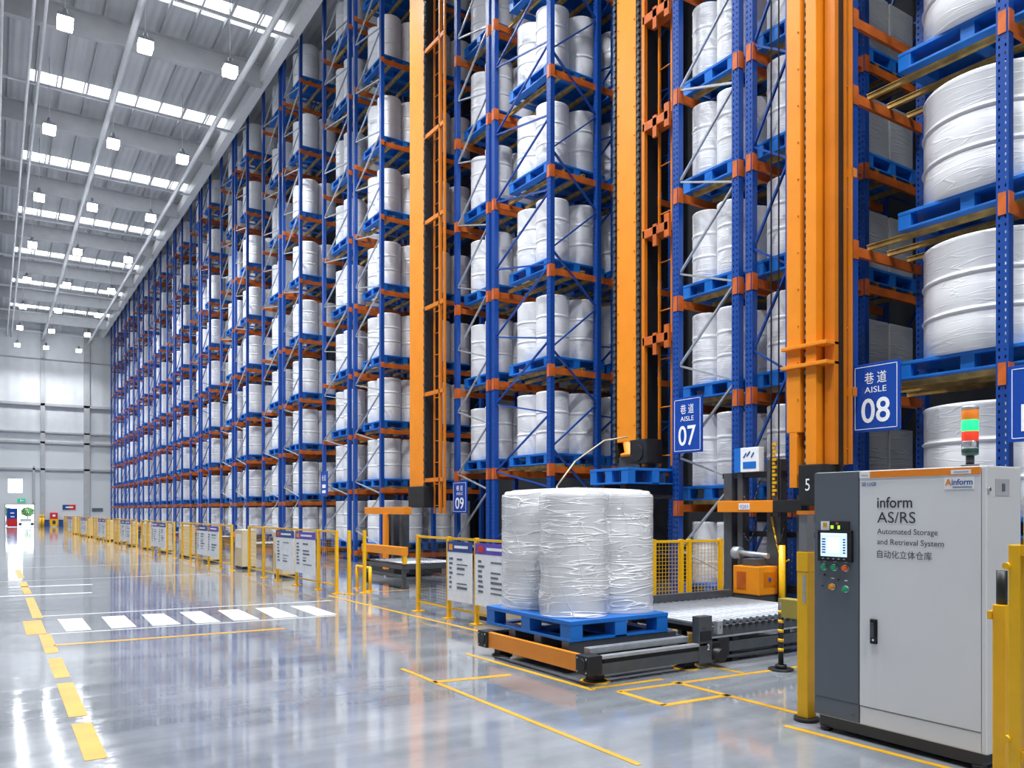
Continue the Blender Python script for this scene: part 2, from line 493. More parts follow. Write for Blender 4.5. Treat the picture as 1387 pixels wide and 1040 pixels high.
# --- far wall with its door opening and window
wf = M['walll']
def wallbox(x0, x1, z0, z1, m=wf, y0=YW, y1=YW + 0.25):
    return MB().box(x0, x1, y0, y1, z0, z1)
DX0, DX1, DZ = 1.05, 3.4, 2.15
WX0, WX1, WZ0, WZ1 = 1.2, 2.5, 3.3, 4.75
b = MB()
for (x0, x1, z0, z1) in ((-30, DX0, 0, DZ), (DX1, 24, 0, DZ), (-30, 24, DZ, WZ0), (-30, WX0, WZ0, WZ1), (WX1, 24, WZ0, WZ1), (-30, 24, WZ1, 8.35)):
    b.box(x0, x1, YW, YW + 0.25, z0, z1)
wall_far = struct(b.build('wall_far', wf))
struct(MB().box(-30, 24, YW, YW + 0.25, 8.35, 21).build('wall_far_upper', M['wallp']))
t_n = 4
for x0, x1, z0, z1 in ((-30, 24, 12.0, 12.25), (-30, 24, 9.3, 9.45), (-30, 24, 8.25, 8.45), (-30, 24, 5.6, 5.8), (-30, 24, 16.6, 16.7),
                       (3.95, 4.35, 0, 20), (3.3, 3.5, 2.4, 6), (7.75, 8.3, 0, 20), (-0.2, 0.5, 0, 20), (12.3, 12.8, 0, 20)):
    struct(MB().box(x0, x1, YW - 0.22, YW, z0, z1).build('trim_%d' % t_n, M['steelgrey'])); t_n += 1
win = inst('window_1', None, None, ((WX0 + WX1) / 2, YW, WZ0)); struct(win)
b = MB(); hw = (WX1 - WX0) / 2
b.box(-hw, hw, 0.02, 0.1, 0, 0.06).box(-hw, hw, 0.02, 0.1, WZ1 - WZ0 - 0.06, WZ1 - WZ0).box(-hw, -hw + 0.06, 0.02, 0.1, 0.06, WZ1 - WZ0 - 0.06).box(hw - 0.06, hw, 0.02, 0.1, 0.06, WZ1 - WZ0 - 0.06).box(-0.03, 0.03, 0.02, 0.1, 0.06, WZ1 - WZ0 - 0.06)
b.build('window_frame', M['white'], win)
door = inst('door_1', None, None, ((DX0 + DX1) / 2, YW, 0)); struct(door)
dw = (DX1 - DX0) / 2
MB().box(-dw - 0.08, -dw, -0.06, 0.2, 0, DZ).box(dw, dw + 0.08, -0.06, 0.2, 0, DZ).box(-dw - 0.08, dw + 0.08, -0.06, 0.2, DZ, DZ + 0.1).build('door_frame', M['steelgrey'], door)
leaf = MB().box(-dw + 0.1, -dw + 0.97, -0.12, -0.07, 0.02, 1.82).build('door_leaf', M['sign'], door, label='blue sliding door leaf with red lower part')
MB().box(-dw + 0.12, -dw + 0.95, -0.13, -0.12, 0.1, 0.8).build('leaf_red_panel', M['red'], leaf)
b = MB().box(-dw + 0.38, -dw + 0.7, -0.128, -0.12, 1.3, 1.42).box(-dw + 0.4, -dw + 0.72, -0.128, -0.12, 0.95, 1.05)
b.build('leaf_marking', M['white'], leaf)
struct(MB().box(-14.3, -14, -12, YW, 0, 21).build('wall_left', M['walll']))
struct(MB().box(-14.3, 24, -12.3, -12, 0, 21).build('wall_near', M['walll']))
struct(MB().box(23.7, 24, -12, YW, 0, 21).build('wall_right', M['deep_shade']))
struct(MB().box(13.9, 14.05, -12, YW - 0.3, 0, Z_ROOF + 0.3).build('rack_shade_backing', M['deep_shade']))  # added dark sheet; its colour gives the deep shade behind the racks
struct(MB().box(-30, 24, YW + 0.3, YW + 45, -0.25, -0.02).build('ground_outside', M['pave']))
# outside, seen through the doorway
for k, (x, y, s, lab) in enumerate(((1.3, 106, 0.7, 'leafy tree outside the doorway, leftmost'), (3.3, 106, 0.75, 'leafy tree outside the doorway, middle'), (5.4, 108, 0.8, 'leafy tree outside the doorway, rightmost'))):
    tr = thing('tree', (x, y, 0), lab, 'tree', 'trees outside the doorway')
    MB().cyl((0, 0, -0.02), (0, 0, 1.0), 0.09, 8, 0.05).build('trunk', M['trunk'], tr)
    b = MB(); rr = random.Random(k)
    for j in range(420):
        d = Vector((rr.gauss(0, 1), rr.gauss(0, 1), rr.gauss(0, 1))).normalized() * rr.uniform(0.4, 1.0) ** 0.5
        c = Vector((d.x * 0.85 * s, d.y * 0.85 * s, 1.45 + d.z * 0.7 * s))
        n1 = Vector((rr.gauss(0, 1), rr.gauss(0, 1), rr.gauss(0, 1))).normalized() * 0.13
        n2 = n1.orthogonal().normalized() * 0.08
        b.quadset([c - n1, c + n2, c + n1, c - n2], [(0, 1, 2, 3)])
    b.build('crown', M['grass'], tr)
for k, (x, lab) in enumerate(((2.3, 'white car parked outside the doorway'),)):
    car = thing('car', (x + 0.7, 100.5, -0.02), lab, 'car')
    MB().cbox(-0.9, 0.9, -0.45, 0.45, 0.12, 0.45, 0.06).build('body', M['white'], car)
    MB().slab([(-0.55, -0.4), (0.5, -0.4), (0.5, 0.4), (-0.55, 0.4)], 0.44, 0.74).build('cabin', M['cabtop'], car)
    for wx in (-0.55, 0.55):
        for wy in (-0.46, 0.36):
            MB().cyl((wx, wy, 0.16), (wx, wy + 0.1, 0.16), 0.16, 14).build('wheel', M['black'], car)

# things along the far wall
es = thing('exit_sign', (2.35, YW - 0.05, 2.42), 'small green exit sign on the wall above the open doorway', 'sign')
MB().box(-0.36, 0.36, -0.02, 0.02, 0, 0.34).build('panel', M['exitg'], es)
MB().box(-0.1, 0.0, -0.028, -0.02, 0.06, 0.28).box(0.04, 0.2, -0.028, -0.02, 0.12, 0.2).build('running_figure', M['signwhite'], es)
ws = thing('wall_sign', (6.45, YW - 0.03, 1.68), 'blue and red oblong sign on the far wall', 'sign')
MB().box(-0.58, 0.0, -0.02, 0.02, 0, 0.5).build('blue_half', M['navy'], ws); MB().box(0, 0.58, -0.02, 0.02, 0, 0.5).build('red_half', M['red'], ws)
MB().box(-0.3, 0.35, -0.026, -0.02, 0.18, 0.32).build('lettering_band', M['signwhite'], ws)
fc = thing('fire_cabinet', (5.1, YW - 0.3, 0), 'red fire equipment box above a yellow cabinet at the far wall', 'cabinet')
MB().cbox(-0.33, 0.33, -0.2, 0.2, 0.75, 1.38, 0.02).build('red_box', M['red'], fc); MB().cbox(-0.36, 0.36, -0.22, 0.22, 0.08, 0.75, 0.02).build('yellow_box', M['yellow'], fc)
MB().box(-0.3, 0.3, -0.18, 0.18, 0, 0.08).build('base', M['white'], fc); MB().box(-0.12, 0.12, -0.206, -0.2, 1.0, 1.2).build('emblem', M['signwhite'], fc)
MB().box(-0.14, 0.14, -0.228, -0.22, 0.25, 0.6).build('warning_mark', M['ink'], fc)
for x, lab in ((3.97, 'yellow post standing left of the red fire box'), (4.22, 'second yellow post beside the red fire box')):
    tag(MB().cyl((0, 0, 0), (0, 0, 0.9), 0.11, 14).cyl((0, 0, 0.9), (0, 0, 1.2), 0.09, 14).build('bollard', M['yellow'], None, (x - 0.05, YW - 0.5, 0)), lab, 'post')
for x, lab in ((4.5, 'dark bin left of the red fire box'), (5.72, 'dark bin right of the red fire box')):
    bn = thing('waste_bin', (x, YW - 0.35, 0), lab, 'bin')
    MB().box(-0.18, 0.18, -0.2, 0.2, 0, 0.6).build('body', M['navy'], bn); MB().box(-0.2, 0.2, -0.22, 0.22, 0.6, 0.68).build('lid', M['black'], bn)
for k, (x, z, lab) in enumerate(((9.0, 1.5, 'grey notice plate on the far wall near the racks'),)):
    tag(MB().box(-0.5, 0.5, -0.02, 0.02, 0, 0.35).build('wall_plate', M['slate'], None, (x, YW - 0.03, z)), lab, 'sign')
dk = thing('desk', (6.6, YW - 0.6, 0), 'pale desk frame standing against the far wall', 'desk')
MB().box(-0.65, 0.65, -0.3, 0.3, 0.72, 0.78).build('top', M['walll'], dk)
for sx in (-0.6, 0.6):
    for sy in (-0.25, 0.25): MB().box(sx - 0.03, sx + 0.03, sy - 0.03, sy + 0.03, 0, 0.72).build('leg', M['steelgrey'], dk)

# ================================================================== HIGH BAY LAMPS
housing_me = MB().cbox(-0.24, 0.24, -0.24, 0.24, 0.0, 0.1, 0.02).cyl((0, 0, 0.1), (0, 0, 0.34), 0.12, 14, 0.07).mesh('housing', M['galv'])
lens_me = MB().cbox(-0.22, 0.22, -0.22, 0.22, -0.26, 0.0, 0.03).mesh('lens', M['lens'])
rod_me = MB().cyl((0, 0, 0.33), (0, 0, Z_ROOF - 17.45), 0.015, 6).mesh('hanging_rod', M['pipe'])
for r in range(-4, 8):  # rows below zero are unseen, added to light the near floor and loads
    for c, (x, cn) in enumerate(((1.95, 'left'), (4.32, 'middle'), (7.1, 'right'))):
        y = 29.4 + 8.55 * r
        lp = thing('high_bay_lamp', (x, y, 17.45), ('glowing high bay lamp, %s of its row of three, %s row from the near edge' % (cn, ORD[r + 1])) if r >= 0 else
                   'added unseen high bay lamp over the near floor, %s column, %s row behind the view' % (cn, ORD[-r]), 'lamp', 'high bay lamps under the roof')
        inst('housing', housing_me, lp); inst('lens', lens_me, lp); inst('hanging_rod', rod_me, lp)
        ld = bpy.data.lights.new('high_bay_light', 'SPOT'); ld.energy = LAMP_W * (4 if r < 7 else 1.8); ld.spot_size = R(130); ld.spot_blend = 0.9; ld.shadow_soft_size = 0.35
        ld.color = (0.97, 0.99, 1.0)
        lo = bpy.data.objects.new('high_bay_light', ld); COL.objects.link(lo); lo.parent = lp; lo.location = (0, 0, -0.34)

# ================================================================== RACKS
TOP = 20.15
def upright_mesh(m):
    b = MB()
    w, d, t = 0.07, 0.11, 0.006
    b.box(0, t, -w, w, 0, TOP)
    b.box(t, d, -w, -w + t, 0, TOP); b.box(t, d, w - t, w, 0, TOP)
    b.box(d - t, d, -w + t, -w + 0.03, 0, TOP); b.box(d - t, d, w - 0.03, w - t, 0, TOP)
    b.box(-0.03, d + 0.03, -w - 0.03, w + 0.03, 0, 0.012)
    return b.mesh('upright', m)
UP_PERF = upright_mesh(M['perf'])
UP_PLAIN = upright_mesh(M['blue'])
_brace = {}
def brace_mesh(width, m, z1=TOP - 0.3, pitch=1.55, short=0.4):
    key = (round(width, 3), m.name)
    if key not in _brace:
        b = MB(); z = z1
        while z > 0.6:
            za, zb, zc = z, z - short, z - pitch
            b.bar((0.05, width - 0.06, za), (0.05, 0.06, zb), 0.03, 0.04, (1, 0, 0))
            if zc > 0.1: b.bar((0.05, 0.06, zb - 0.05), (0.05, width - 0.06, zc), 0.03, 0.04, (1, 0, 0))
            z -= pitch + 0.02
        _brace[key] = b.mesh('bracing', m)
    return _brace[key]
def beam_mesh(L, big=True):
    key = ('beam', round(L, 3), big)
    if key not in _brace:
        b = MB().box(0.11, L, -0.025, 0.025, -0.13, 0)
        if big:                                                # hook plates on the upright
            b.box(-0.008, 0, -0.045, 0.045, -0.2, 0.06)
            b.box(-0.008, 0.11, -0.08, -0.072, -0.2, 0.06)
        else: b.box(-0.008, 0.11, -0.08, -0.072, -0.14, 0.02)
        _brace[key] = b.mesh('beam', M['beam'])
    return _brace[key]
def rail_mesh(L):
    key = ('rail', round(L, 3))
    if key not in _brace:
        b = MB().box(-0.03, 0.03, 0, L, 0, 0.012).box(-0.03, -0.02, 0, L, 0.012, 0.06).box(0.02, 0.03, 0, L, 0.012, 0.06).box(-0.045, 0.045, 0, L, 0.06, 0.07)
        _brace[key] = b.mesh('pallet_rail', M['rail'])
    return _brace[key]

BAY = 1.75
RAILH = 0.07
def rack_row(label, yn, yf, levels, nbay, perf, brace, top_levels=(), rail_y=None, bracing=True):
    root = thing('pallet_rack', (XR, yn, 0), label, 'rack', 'tall blue pallet racks')
    w = yf - yn
    up = UP_PERF if perf else UP_PLAIN
    for f in range(nbay + 1):
        for yy in (0, w):
            inst('upright', up, root, (f * BAY, yy, 0))
        if bracing: inst('bracing', brace_mesh(w, M[brace] if f == 0 else M['blue']), root, (f * BAY, 0, 0))
    r0, r1 = rail_y if rail_y else (0.0, w)
    for z in levels:
        zt = z - RAILH
        for f in range(nbay):
            for yy in (0, w):
                inst('beam', beam_mesh(BAY, perf), root, (f * BAY - 0.003, yy, zt))
            for dx in (0.45, 0.93, 1.42):
                inst('pallet_rail', rail_mesh(r1 - r0), root, (f * BAY + dx, r0, zt))
    return root

# ---- pallet and drum templates
def pallet_mesh(lx, ly, h=0.24):
    b = MB(); x, y = lx / 2, ly / 2
    b.cbox(-x, x, -y, y, h - 0.045, h, 0.008)
    bw = 0.17
    for px in (-x + bw / 2, 0, x - bw / 2):
        b.cbox(px - bw / 2, px + bw / 2, -y + 0.004, y - 0.004, 0, 0.03, 0.006)
        for py in (-y + bw / 2 + 0.004, 0, y - bw / 2 - 0.004):
            b.box(px - bw / 2 + 0.005, px + bw / 2 - 0.005, py - bw / 2, py + bw / 2, 0.028, h - 0.043)
    for py in (-y + bw / 2 + 0.004, y - bw / 2 - 0.004, 0):
        b.box(-x + bw, x - bw, py - bw / 2, py + bw / 2, 0.004, 0.026)
    return b.mesh('plastic_pallet', M['pallet'])
def drum_profile(r, h):
    p = [(0.02, 0.0), (r * 0.95, 0.0), (r * 0.972, 0.02)]
    for zz in (0.345, 0.665):
        z = zz * h
        p += [(r * 0.972, z - 0.05), (r * 0.962, z - 0.026), (r * 0.99, z - 0.014), (r * 1.0, z), (r * 0.99, z + 0.014), (r * 0.962, z + 0.026), (r * 0.972, z + 0.05)]
    p += [(r * 0.972, h - 0.06), (r * 0.985, h - 0.03), (r * 0.97, h - 0.01), (r * 0.92, h), (0.02, h + 0.004)]
    return p
_dr = {}
def drum_mesh(r, h):
    k = (r, h)
    if k not in _dr: _dr[k] = MB().lathe(drum_profile(r, h), 0, 0, 30 if r < 0.5 else 56).mesh('drum', M['drum'])
    return _dr[k]
_bd = {}
def bundle_mesh(nx, ny, r, h):
    k = (nx, ny, r, h)
    if k not in _bd:
        b = MB()
        for i in range(nx):
            for j in range(ny):
                b.lathe(drum_profile(r, h), (i - (nx - 1) / 2) * 2 * r, (j - (ny - 1) / 2) * 2 * r, 20)
        _bd[k] = b.mesh('wrapped_drum_load', M['drum'])
    return _bd[k]
_pl = {}
def load(x, y, z, nx, ny, r, h, where, parts=True):
    """a blue pallet and, on it, its wrapped drums"""
    k = (nx, ny, r)
    if k not in _pl: _pl[k] = pallet_mesh(min(1.49, 2 * r * nx + 0.06) if nx == 1 else 2 * r * nx + 0.06, 2 * r * ny + 0.06)
    tag(inst('plastic_pallet', _pl[k], None, (x, y, z)), 'blue pallet, ' + where, 'pallet', 'blue pallets in the racks')
    zt = z + 0.24
    lab = ('large white wrapped drum, ' if nx * ny == 1 else 'white wrapped drums, ') + where
    if parts:
        t = thing('wrapped_drum_load', (x, y, zt), lab, 'drums', 'white drum loads in the racks')
        for i in range(nx):
            for j in range(ny):
                inst('drum', drum_mesh(r, h), t, ((i - (nx - 1) / 2) * 2 * r, (j - (ny - 1) / 2) * 2 * r, 0), (0, 0, random.uniform(0, 6.28)))
    else:
        tag(inst('wrapped_drum_load', bundle_mesh(nx, ny, r, h), None, (x, y, zt)), lab, 'drums', 'white drum loads in the racks')

def bayname(k): return ('front bay', 'second bay')[k]

# row above the control cabinet
LA = [1.36, 3.41, 5.38, 7.48, 9.5, 11.5]
ra = rack_row('blue pallet rack at the right edge, rising behind the grey control cabinet', 4.67, 6.65, LA, 1, True, 'blue', rail_y=(-0.62, 1.98), bracing=False)
for k, z in enumerate(LA[:4]):
    load(XR + 1.0, 5.2, z, 1, 1, 0.87, 1.42, 'level %s, rack behind the control cabinet' % NUM[k + 1])
# extra beams of that rack
for z in (8.45,):
    inst('beam', beam_mesh(BAY), ra, (0, 1.98, z))

# block behind aisle sign 07
LB = [0.2, 1.86, 3.6, 5.36, 7.2, 8.9, 10.7, 12.4]
rack_row('blue pallet rack close behind the nearest orange crane mast', 7.62, 8.37, LB, 2, True, 'blue')
rack_row('blue pallet rack with the aisle 07 sign on it', 8.64, 9.95, LB, 1, True, 'galv')
for k, z in enumerate(LB[:7]):
    lv = 'floor level' if k == 0 else 'level ' + NUM[k]
    load(XR + 0.98, 8.12, z, 2, 1, 0.34, 1.05 if k == 0 else 1.22, lv + ', rack close behind the nearest crane mast')
    load(XR + 0.9, 9.5, z, 2, 2, 0.28, 1.05 if k == 0 else 1.22, lv + ', rack with the aisle 07 sign')
box_me = MB().cbox(-0.34, 0.34, -0.3, 0.3, 0, 0.95, 0.03).mesh('wrapped_box', M['drum_grey'])
for k, z in enumerate(LB[1:6]):
    tag(inst('plastic_pallet', _pl[(2, 1, 0.34)], None, (XR + BAY + 0.9, 8.0, z)), 'dark blue pallet deep in the aisle, level %s, behind the nearest crane mast' % NUM[k + 1], 'pallet', 'blue pallets in the racks')
    for j in range(2):
        tag(inst('wrapped_box', box_me, None, (XR + BAY + 0.54 + 0.72 * j, 8.0, z + 0.24)), 'grey wrapped box deep in aisle 08, level %s, %s of two' % (NUM[k + 1], ('front', 'rear')[j]), 'box', 'grey wrapped boxes deep in the aisle')

# block behind the loaded conveyor
LC = [2.68, 4.77, 6.87, 8.96, 11.06, 13.15, 15.25]
rc = rack_row('blue pallet rack right of the aisle 09 sign, behind the loaded conveyor', 13.68, 15.9, LC, 2, True, 'blue')
rack_row('blue pallet rack with the aisle 09 sign on it', 16.16, 17.71, LC, 1, True, 'galv')
for k, z in enumerate(LC[:6]):
    for bay in range(2):
        load(XR + 0.96 + bay * BAY, 14.72, z, 2, 2, 0.375, 1.36, 'level %s, %s, rack behind the loaded conveyor' % (NUM[k + 1], bayname(bay)))
    load(XR + 0.96, 16.98, z, 2, 2, 0.345, 1.3, 'level %s, rack with the aisle 09 sign' % NUM[k + 1])
inst('upright', UP_PERF, rc, (1.24, -0.02, 0))
b = MB(); z = TOP - 0.4
while z > 2:
    b.bar((0.08, -0.02, z), (1.26, -0.02, z - 1.05), 0.03, 0.05, (0, 1, 0)); b.bar((1.26, -0.02, z - 1.1), (0.08, -0.02, z - 2.05), 0.03, 0.05, (0, 1, 0)); z -= 2.095
b.build('side_bracing', M['blue'], rc)

# blocks beyond the leftmost orange mast
LD = [0.42, 2.41, 4.2, 6.2, 8.4, 10.65, 12.9, 15.4, 17.7]
LE = [0.3, 2.07, 4.03, 6.0, 8.27, 10.55, 12.97, 15.5, 18.2]
for k in range(9):
    y0 = 22.4 + 7.6 * k
    LV = LD if k == 0 else LE
    nb = 2 if k == 0 else 1
    for row, (a, c, yc) in enumerate(((0, 2.1, 1.02), (2.6, 5.0, 3.85))):
        nm = ('near', 'far')[row]
        rack_row('%s row of the %s tall blue rack block beyond the leftmost orange mast' % (nm, ORD[k + 1]), y0 + a, y0 + c, LV, nb, False, 'galv' if k < 3 else 'blue')
        for l, z in enumerate(LV):
            for bay in range(nb if row == 0 else 1):
                lv = 'floor level' if l == 0 else 'level ' + NUM[l]
                bn = (bayname(bay) + ', ') if nb > 1 and row == 0 else ''
                load(XR + 0.96 + bay * BAY, y0 + yc, z, 2, 2, 0.375, 1.25 if z in (0.3, 2.07, 2.41) else 1.33, '%s, %s%s row, %s block beyond leftmost mast' % (lv, bn, nm, ORD[k + 1]), parts=k < 1)

# ================================================================== AISLE SIGNS
def aisle_sign(num, y0, y1, z0, z1, label, x=9.66, zh=True):
    w = y1 - y0; h = z1 - z0
    t = thing('aisle_sign', (x, y1, z0), label, 'sign', 'blue aisle signs')
    MB().cbox(0, 0.03, -w, 0, 0, h, 0.008).build('panel', M['sign'], t)
    e = 0.035 * w / 0.65
    b = MB()
    for (a0, a1, c0, c1) in ((e, w - e, e, e + 0.008), (e, w - e, h - e - 0.008, h - e), (e, e + 0.008, e, h - e), (w - e - 0.008, w - e, e, h - e)):
        b.box(-0.003, 0, -a1, -a0, c0, c1)
    b.build('border', M['signwhite'], t)
    MB().box(0.03, 0.14, -w * 0.62, -w * 0.38, h * 0.3, h * 0.36).box(0.03, 0.14, -w * 0.62, -w * 0.38, h * 0.7, h * 0.76).build('bracket', M['galv'], t)
    hall_text('number', num, t, -0.004, -w * 0.2, h * 0.13, w * 0.6, h * 0.36, M['signwhite'], 0.012)
    hall_text('aisle_word', 'AISLE', t, -0.004, -w * 0.27, h * 0.57, w * 0.46, h * 0.085, M['signwhite'])
    hall_text('chinese_word', '\u5df7 \u9053', t, -0.004, -w * 0.27, h * 0.70, w * 0.46, h * 0.17, M['signwhite'])
    return t
aisle_sign('07', 9.21, 9.87, 2.64, 3.57, 'blue sign reading aisle 07')
aisle_sign('08', 5.83, 6.50, 2.72, 3.62, 'blue sign reading aisle 08')
aisle_sign('09', 16.90, 17.60, 1.61, 2.40, 'blue sign reading aisle 09')
aisle_sign('10', 3.85, 4.54, 2.46, 3.32, 'blue sign reading 10, cut by the right edge')
ft = thing('aisle_sign', (9.66, 27.22, 2.15), 'small narrow blue sign on the rack left of the leftmost orange mast', 'sign', 'blue aisle signs')
MB().cbox(0, 0.03, -0.66, 0, 0, 0.88, 0.008).build('panel', M['sign'], ft)
hall_text('chinese_word', '\u5df7 \u9053', ft, -0.004, -0.15, 0.55, 0.36, 0.2, M['signwhite'])
MB().box(-0.003, 0, -0.5, -0.16, 0.12, 0.22).box(-0.003, 0, -0.5, -0.16, 0.3, 0.42).build('lettering_band', M['signwhite'], ft)
MB().box(0.03, 0.14, -0.4, -0.25, 0.3, 0.36).build('bracket', M['galv'], ft)

# ================================================================== STACKER CRANES
def chain(y, x, z0, z1, pitch=0.11, w=0.035):
    b = MB().box(x - 0.006, x + 0.006, y - 0.008, y + 0.008, z0, z1); z = z0; k = 0
    while z < z1:
        if k % 2: b.box(x - 0.012, x + 0.012, y - w / 2, y + w / 2, z, z + pitch * 0.5)
        else: b.box(x - 0.022, x - 0.008, y - w / 2, y + w / 2, z, z + pitch * 0.45); b.box(x + 0.008, x + 0.022, y - w / 2, y + w / 2, z, z + pitch * 0.7)
        z += pitch; k += 1
    return b
def ladder(y0, y1, x, z0, z1, step=0.36):
    b = MB()
    for y in (y0, y1): b.box(x - 0.02, x + 0.02, y - 0.02, y + 0.02, z0, z1)
    z = z0 + 0.2
    while z < z1: b.cyl((x, y0, z), (x, y1, z), 0.012, 6); z += step
    return b
ZT = 19.2
# nearest crane (aisle 08)
c1 = thing('stacker_crane', (9.2, 6.95, 0), 'nearest orange stacker crane mast, left of the aisle 08 sign', 'crane', 'orange stacker cranes')
MB().cbox(0, 0.34, 0.03, 0.25, 2.75, ZT, 0.012).box(0, 0.3, 0.08, 0.2, 2.0, 2.75).build('mast', M['crane'], c1)
MB().box(0.1, 0.34, -0.06, 0.03, 2.3, ZT).build('chain_channel', M['black'], c1)
chain(-0.015, 0.08, 2.1, ZT, 0.12, 0.035).build('lifting_chain', M['galv'], c1)
MB().cbox(0.0, 0.32, -0.22, -0.06, 2.3, ZT, 0.01).build('mast', M['crane'], c1)
MB().box(0.12, 0.4, -0.42, -0.27, 2.3, ZT).build('rear_mast', M['crane_dark'], c1)
ladder(-0.53, -0.46, 0.3, 2.3, ZT, 1.6).build('guide_rail', M['crane_dark'], c1)
MB().box(0.2, 0.26, -0.45, -0.38, 2.2, ZT).build('cable_chain', M['black'], c1)
for z in (3.62, 3.88):
    MB().cbox(-0.06, 0.4, -0.42, 0.3, z, z + 0.05, 0.008).build('flange', M['crane'], c1)
b = MB()
for z in [2.2 + 0.5 * j for j in range(34)]:
    b.cyl((-0.012, 0.06, z), (0.0, 0.06, z), 0.012, 6)
b.build('bolt', M['crane_dark'], c1)
for z in (3.2, 6.1, 9.0, 11.9):
    MB().cbox(0.3, 0.42, -0.55, -0.42, z, z + 0.12, 0.01).build('guide_arm', M['crane_dark'], c1)
MB().cbox(-0.1, 0.3, -0.4, -0.02, 1.75, 2.3, 0.02).build('drive_motor', M['black'], c1)
for y, z0, z1 in ((0.42, 1.6, ZT), (0.55, 1.6, ZT)):
    MB().cyl((0.05, y, z0), (0.05, y, z1), 0.012, 6).build('hoist_cable', M['black'], c1)
hall_text('motor_number', '5', c1, -0.103, -0.13, 1.95, 0.07, 0.16, M['signwhite'])
# lower frame of the nearest crane
fx = 0.15
for y0, y1, z1 in ((1.36, 1.52, 2.25), (1.15, 1.25, 2.25), (0.47, 0.71, 2.42), (0.10, 0.20, 1.9)):
    MB().cbox(fx, fx + 0.15, y0, y1, 0.1, z1, 0.01).build('frame_post', M['dark'], c1)
for x0, x1, y0, y1, z0, z1 in ((fx + 0.02, fx + 0.12, 0.45, 1.56, 2.17, 2.25), (fx + 0.16, fx + 0.26, 0.1, 1.4, 0.5, 0.62), (fx + 0.16, fx + 0.26, 0.1, 1.4, 1.3, 1.38)):
    MB().box(x0, x1, y0, y1, z0, z1).build('cross_member', M['black'], c1)
MB().cbox(fx - 0.14, fx, 0.5, 1.52, 1.66, 1.83, 0.01).build('carriage_beam', M['crane'], c1)
MB().cbox(fx - 0.13, fx, 0.02, 0.5, 1.66, 1.83, 0.01).build('beam_extension', M['black'], c1)
MB().box(fx - 0.145, fx - 0.14, 0.9, 1.1, 1.7, 1.79).build('number_plate', M['signwhite'], c1)
hall_text('beam_number', '0201', c1, fx - 0.148, 1.075, 1.715, 0.15, 0.058, M['purple'])
b = MB()
for j in range(14):
    b.box(fx - 0.03, fx - 0.01, 0.55 - 0.03 * (j % 2), 0.6, 1.9 + 0.055 * j, 1.935 + 0.055 * j)
b.build('sensor_chain', M['yellow'], c1)
MB().cyl((fx - 0.1, 1.1, 1.06), (fx - 0.1, 1.22, 1.06), 0.09, 16).cyl((fx - 0.1, 0.6, 1.04), (fx - 0.1, 1.1, 1.06), 0.04, 12).build('drive_shaft', M['galv'], c1)
MB().cyl((fx - 0.08, 0.38, 0.0), (fx - 0.08, 0.38, 1.2), 0.045, 14).build('yellow_strut', M['yellow'], c1)
MB().cbox(fx + 0.16, 0.5, -0.4, 1.0, 0.06, 0.2, 0.02).build('base_frame', M['dark'], c1)
MB().box(fx + 0.17, 0.5, 0.4, 0.5, 0.0, 0.06).build('floor_rail', M['galv'], c1)
mn = thing('monitor', (9.3, 7.93, 2.252), 'small white and blue screen box on the crane frame left of nearest mast', 'monitor')
MB().cbox(0, 0.12, -0.17, 0.17, 0, 0.36, 0.01).build('casing', M['signwhite'], mn); MB().box(0.01, 0.12, 0.172, 0.3, 0.0, 0.36).build('side_panel', M['pallet'], mn)
MB().box(-0.004, 0, -0.12, 0.12, 0.05, 0.15).build('blue_band', M['pallet'], mn); 
b = MB()
for (y, z, w) in ((0.11, 0.24, 0.05), (0.05, 0.26, 0.06), (-0.03, 0.24, 0.05)): b.bar((-0.003, y, z - 0.03), (-0.003, y - w, z + 0.04), 0.02, 0.004, (1, 0, 0))
b.build('blue_mark', M['inkblue'], mn)
# cable tangle below the nearest mast
for k, (ya, yb, za, zb, m) in enumerate(((0.85, 1.1, 1.65, 1.35, 'black'), (0.35, 0.55, 1.65, 1.3, 'black'), (0.6, 0.3, 1.6, 1.0, 'yellow'), (0.8, 1.1, 2.15, 1.9, 'black'))):
    MB().tube([(fx - 0.03, ya + (yb - ya) * t, za + (zb - za) * t - 0.25 * math.sin(math.pi * t)) for t in [j / 10 for j in range(11)]], 0.012, 6).build('cable', M[m], c1)

ob = thing('motor_box', (9.05, 7.68, 0), 'orange metal box standing behind the roller conveyor', 'box')
MB().cbox(-0.12, 0.28, -0.23, 0.23, 0.5, 0.9, 0.015).build('casing', M['convor'], ob)
MB().box(-0.11, 0.27, -0.22, 0.22, 0, 0.5).build('stand', M['dark'], ob)
MB().box(-0.126, -0.12, 0.0, 0.16, 0.58, 0.82).build('recess', M['beam'], ob)
MB().box(-0.02, 0.22, -0.236, -0.23, 0.62, 0.82).build('cover_plate', M['crane_dark'], ob)
MB().cyl((0.1, -0.242, 0.72), (0.1, -0.236, 0.72), 0.03, 12).build('emblem', M['inkblue'], ob)
MB().cbox(-0.05, 0.2, -0.1, 0.12, 0.9, 1.0, 0.01).build('top_motor', M['dark'], ob)

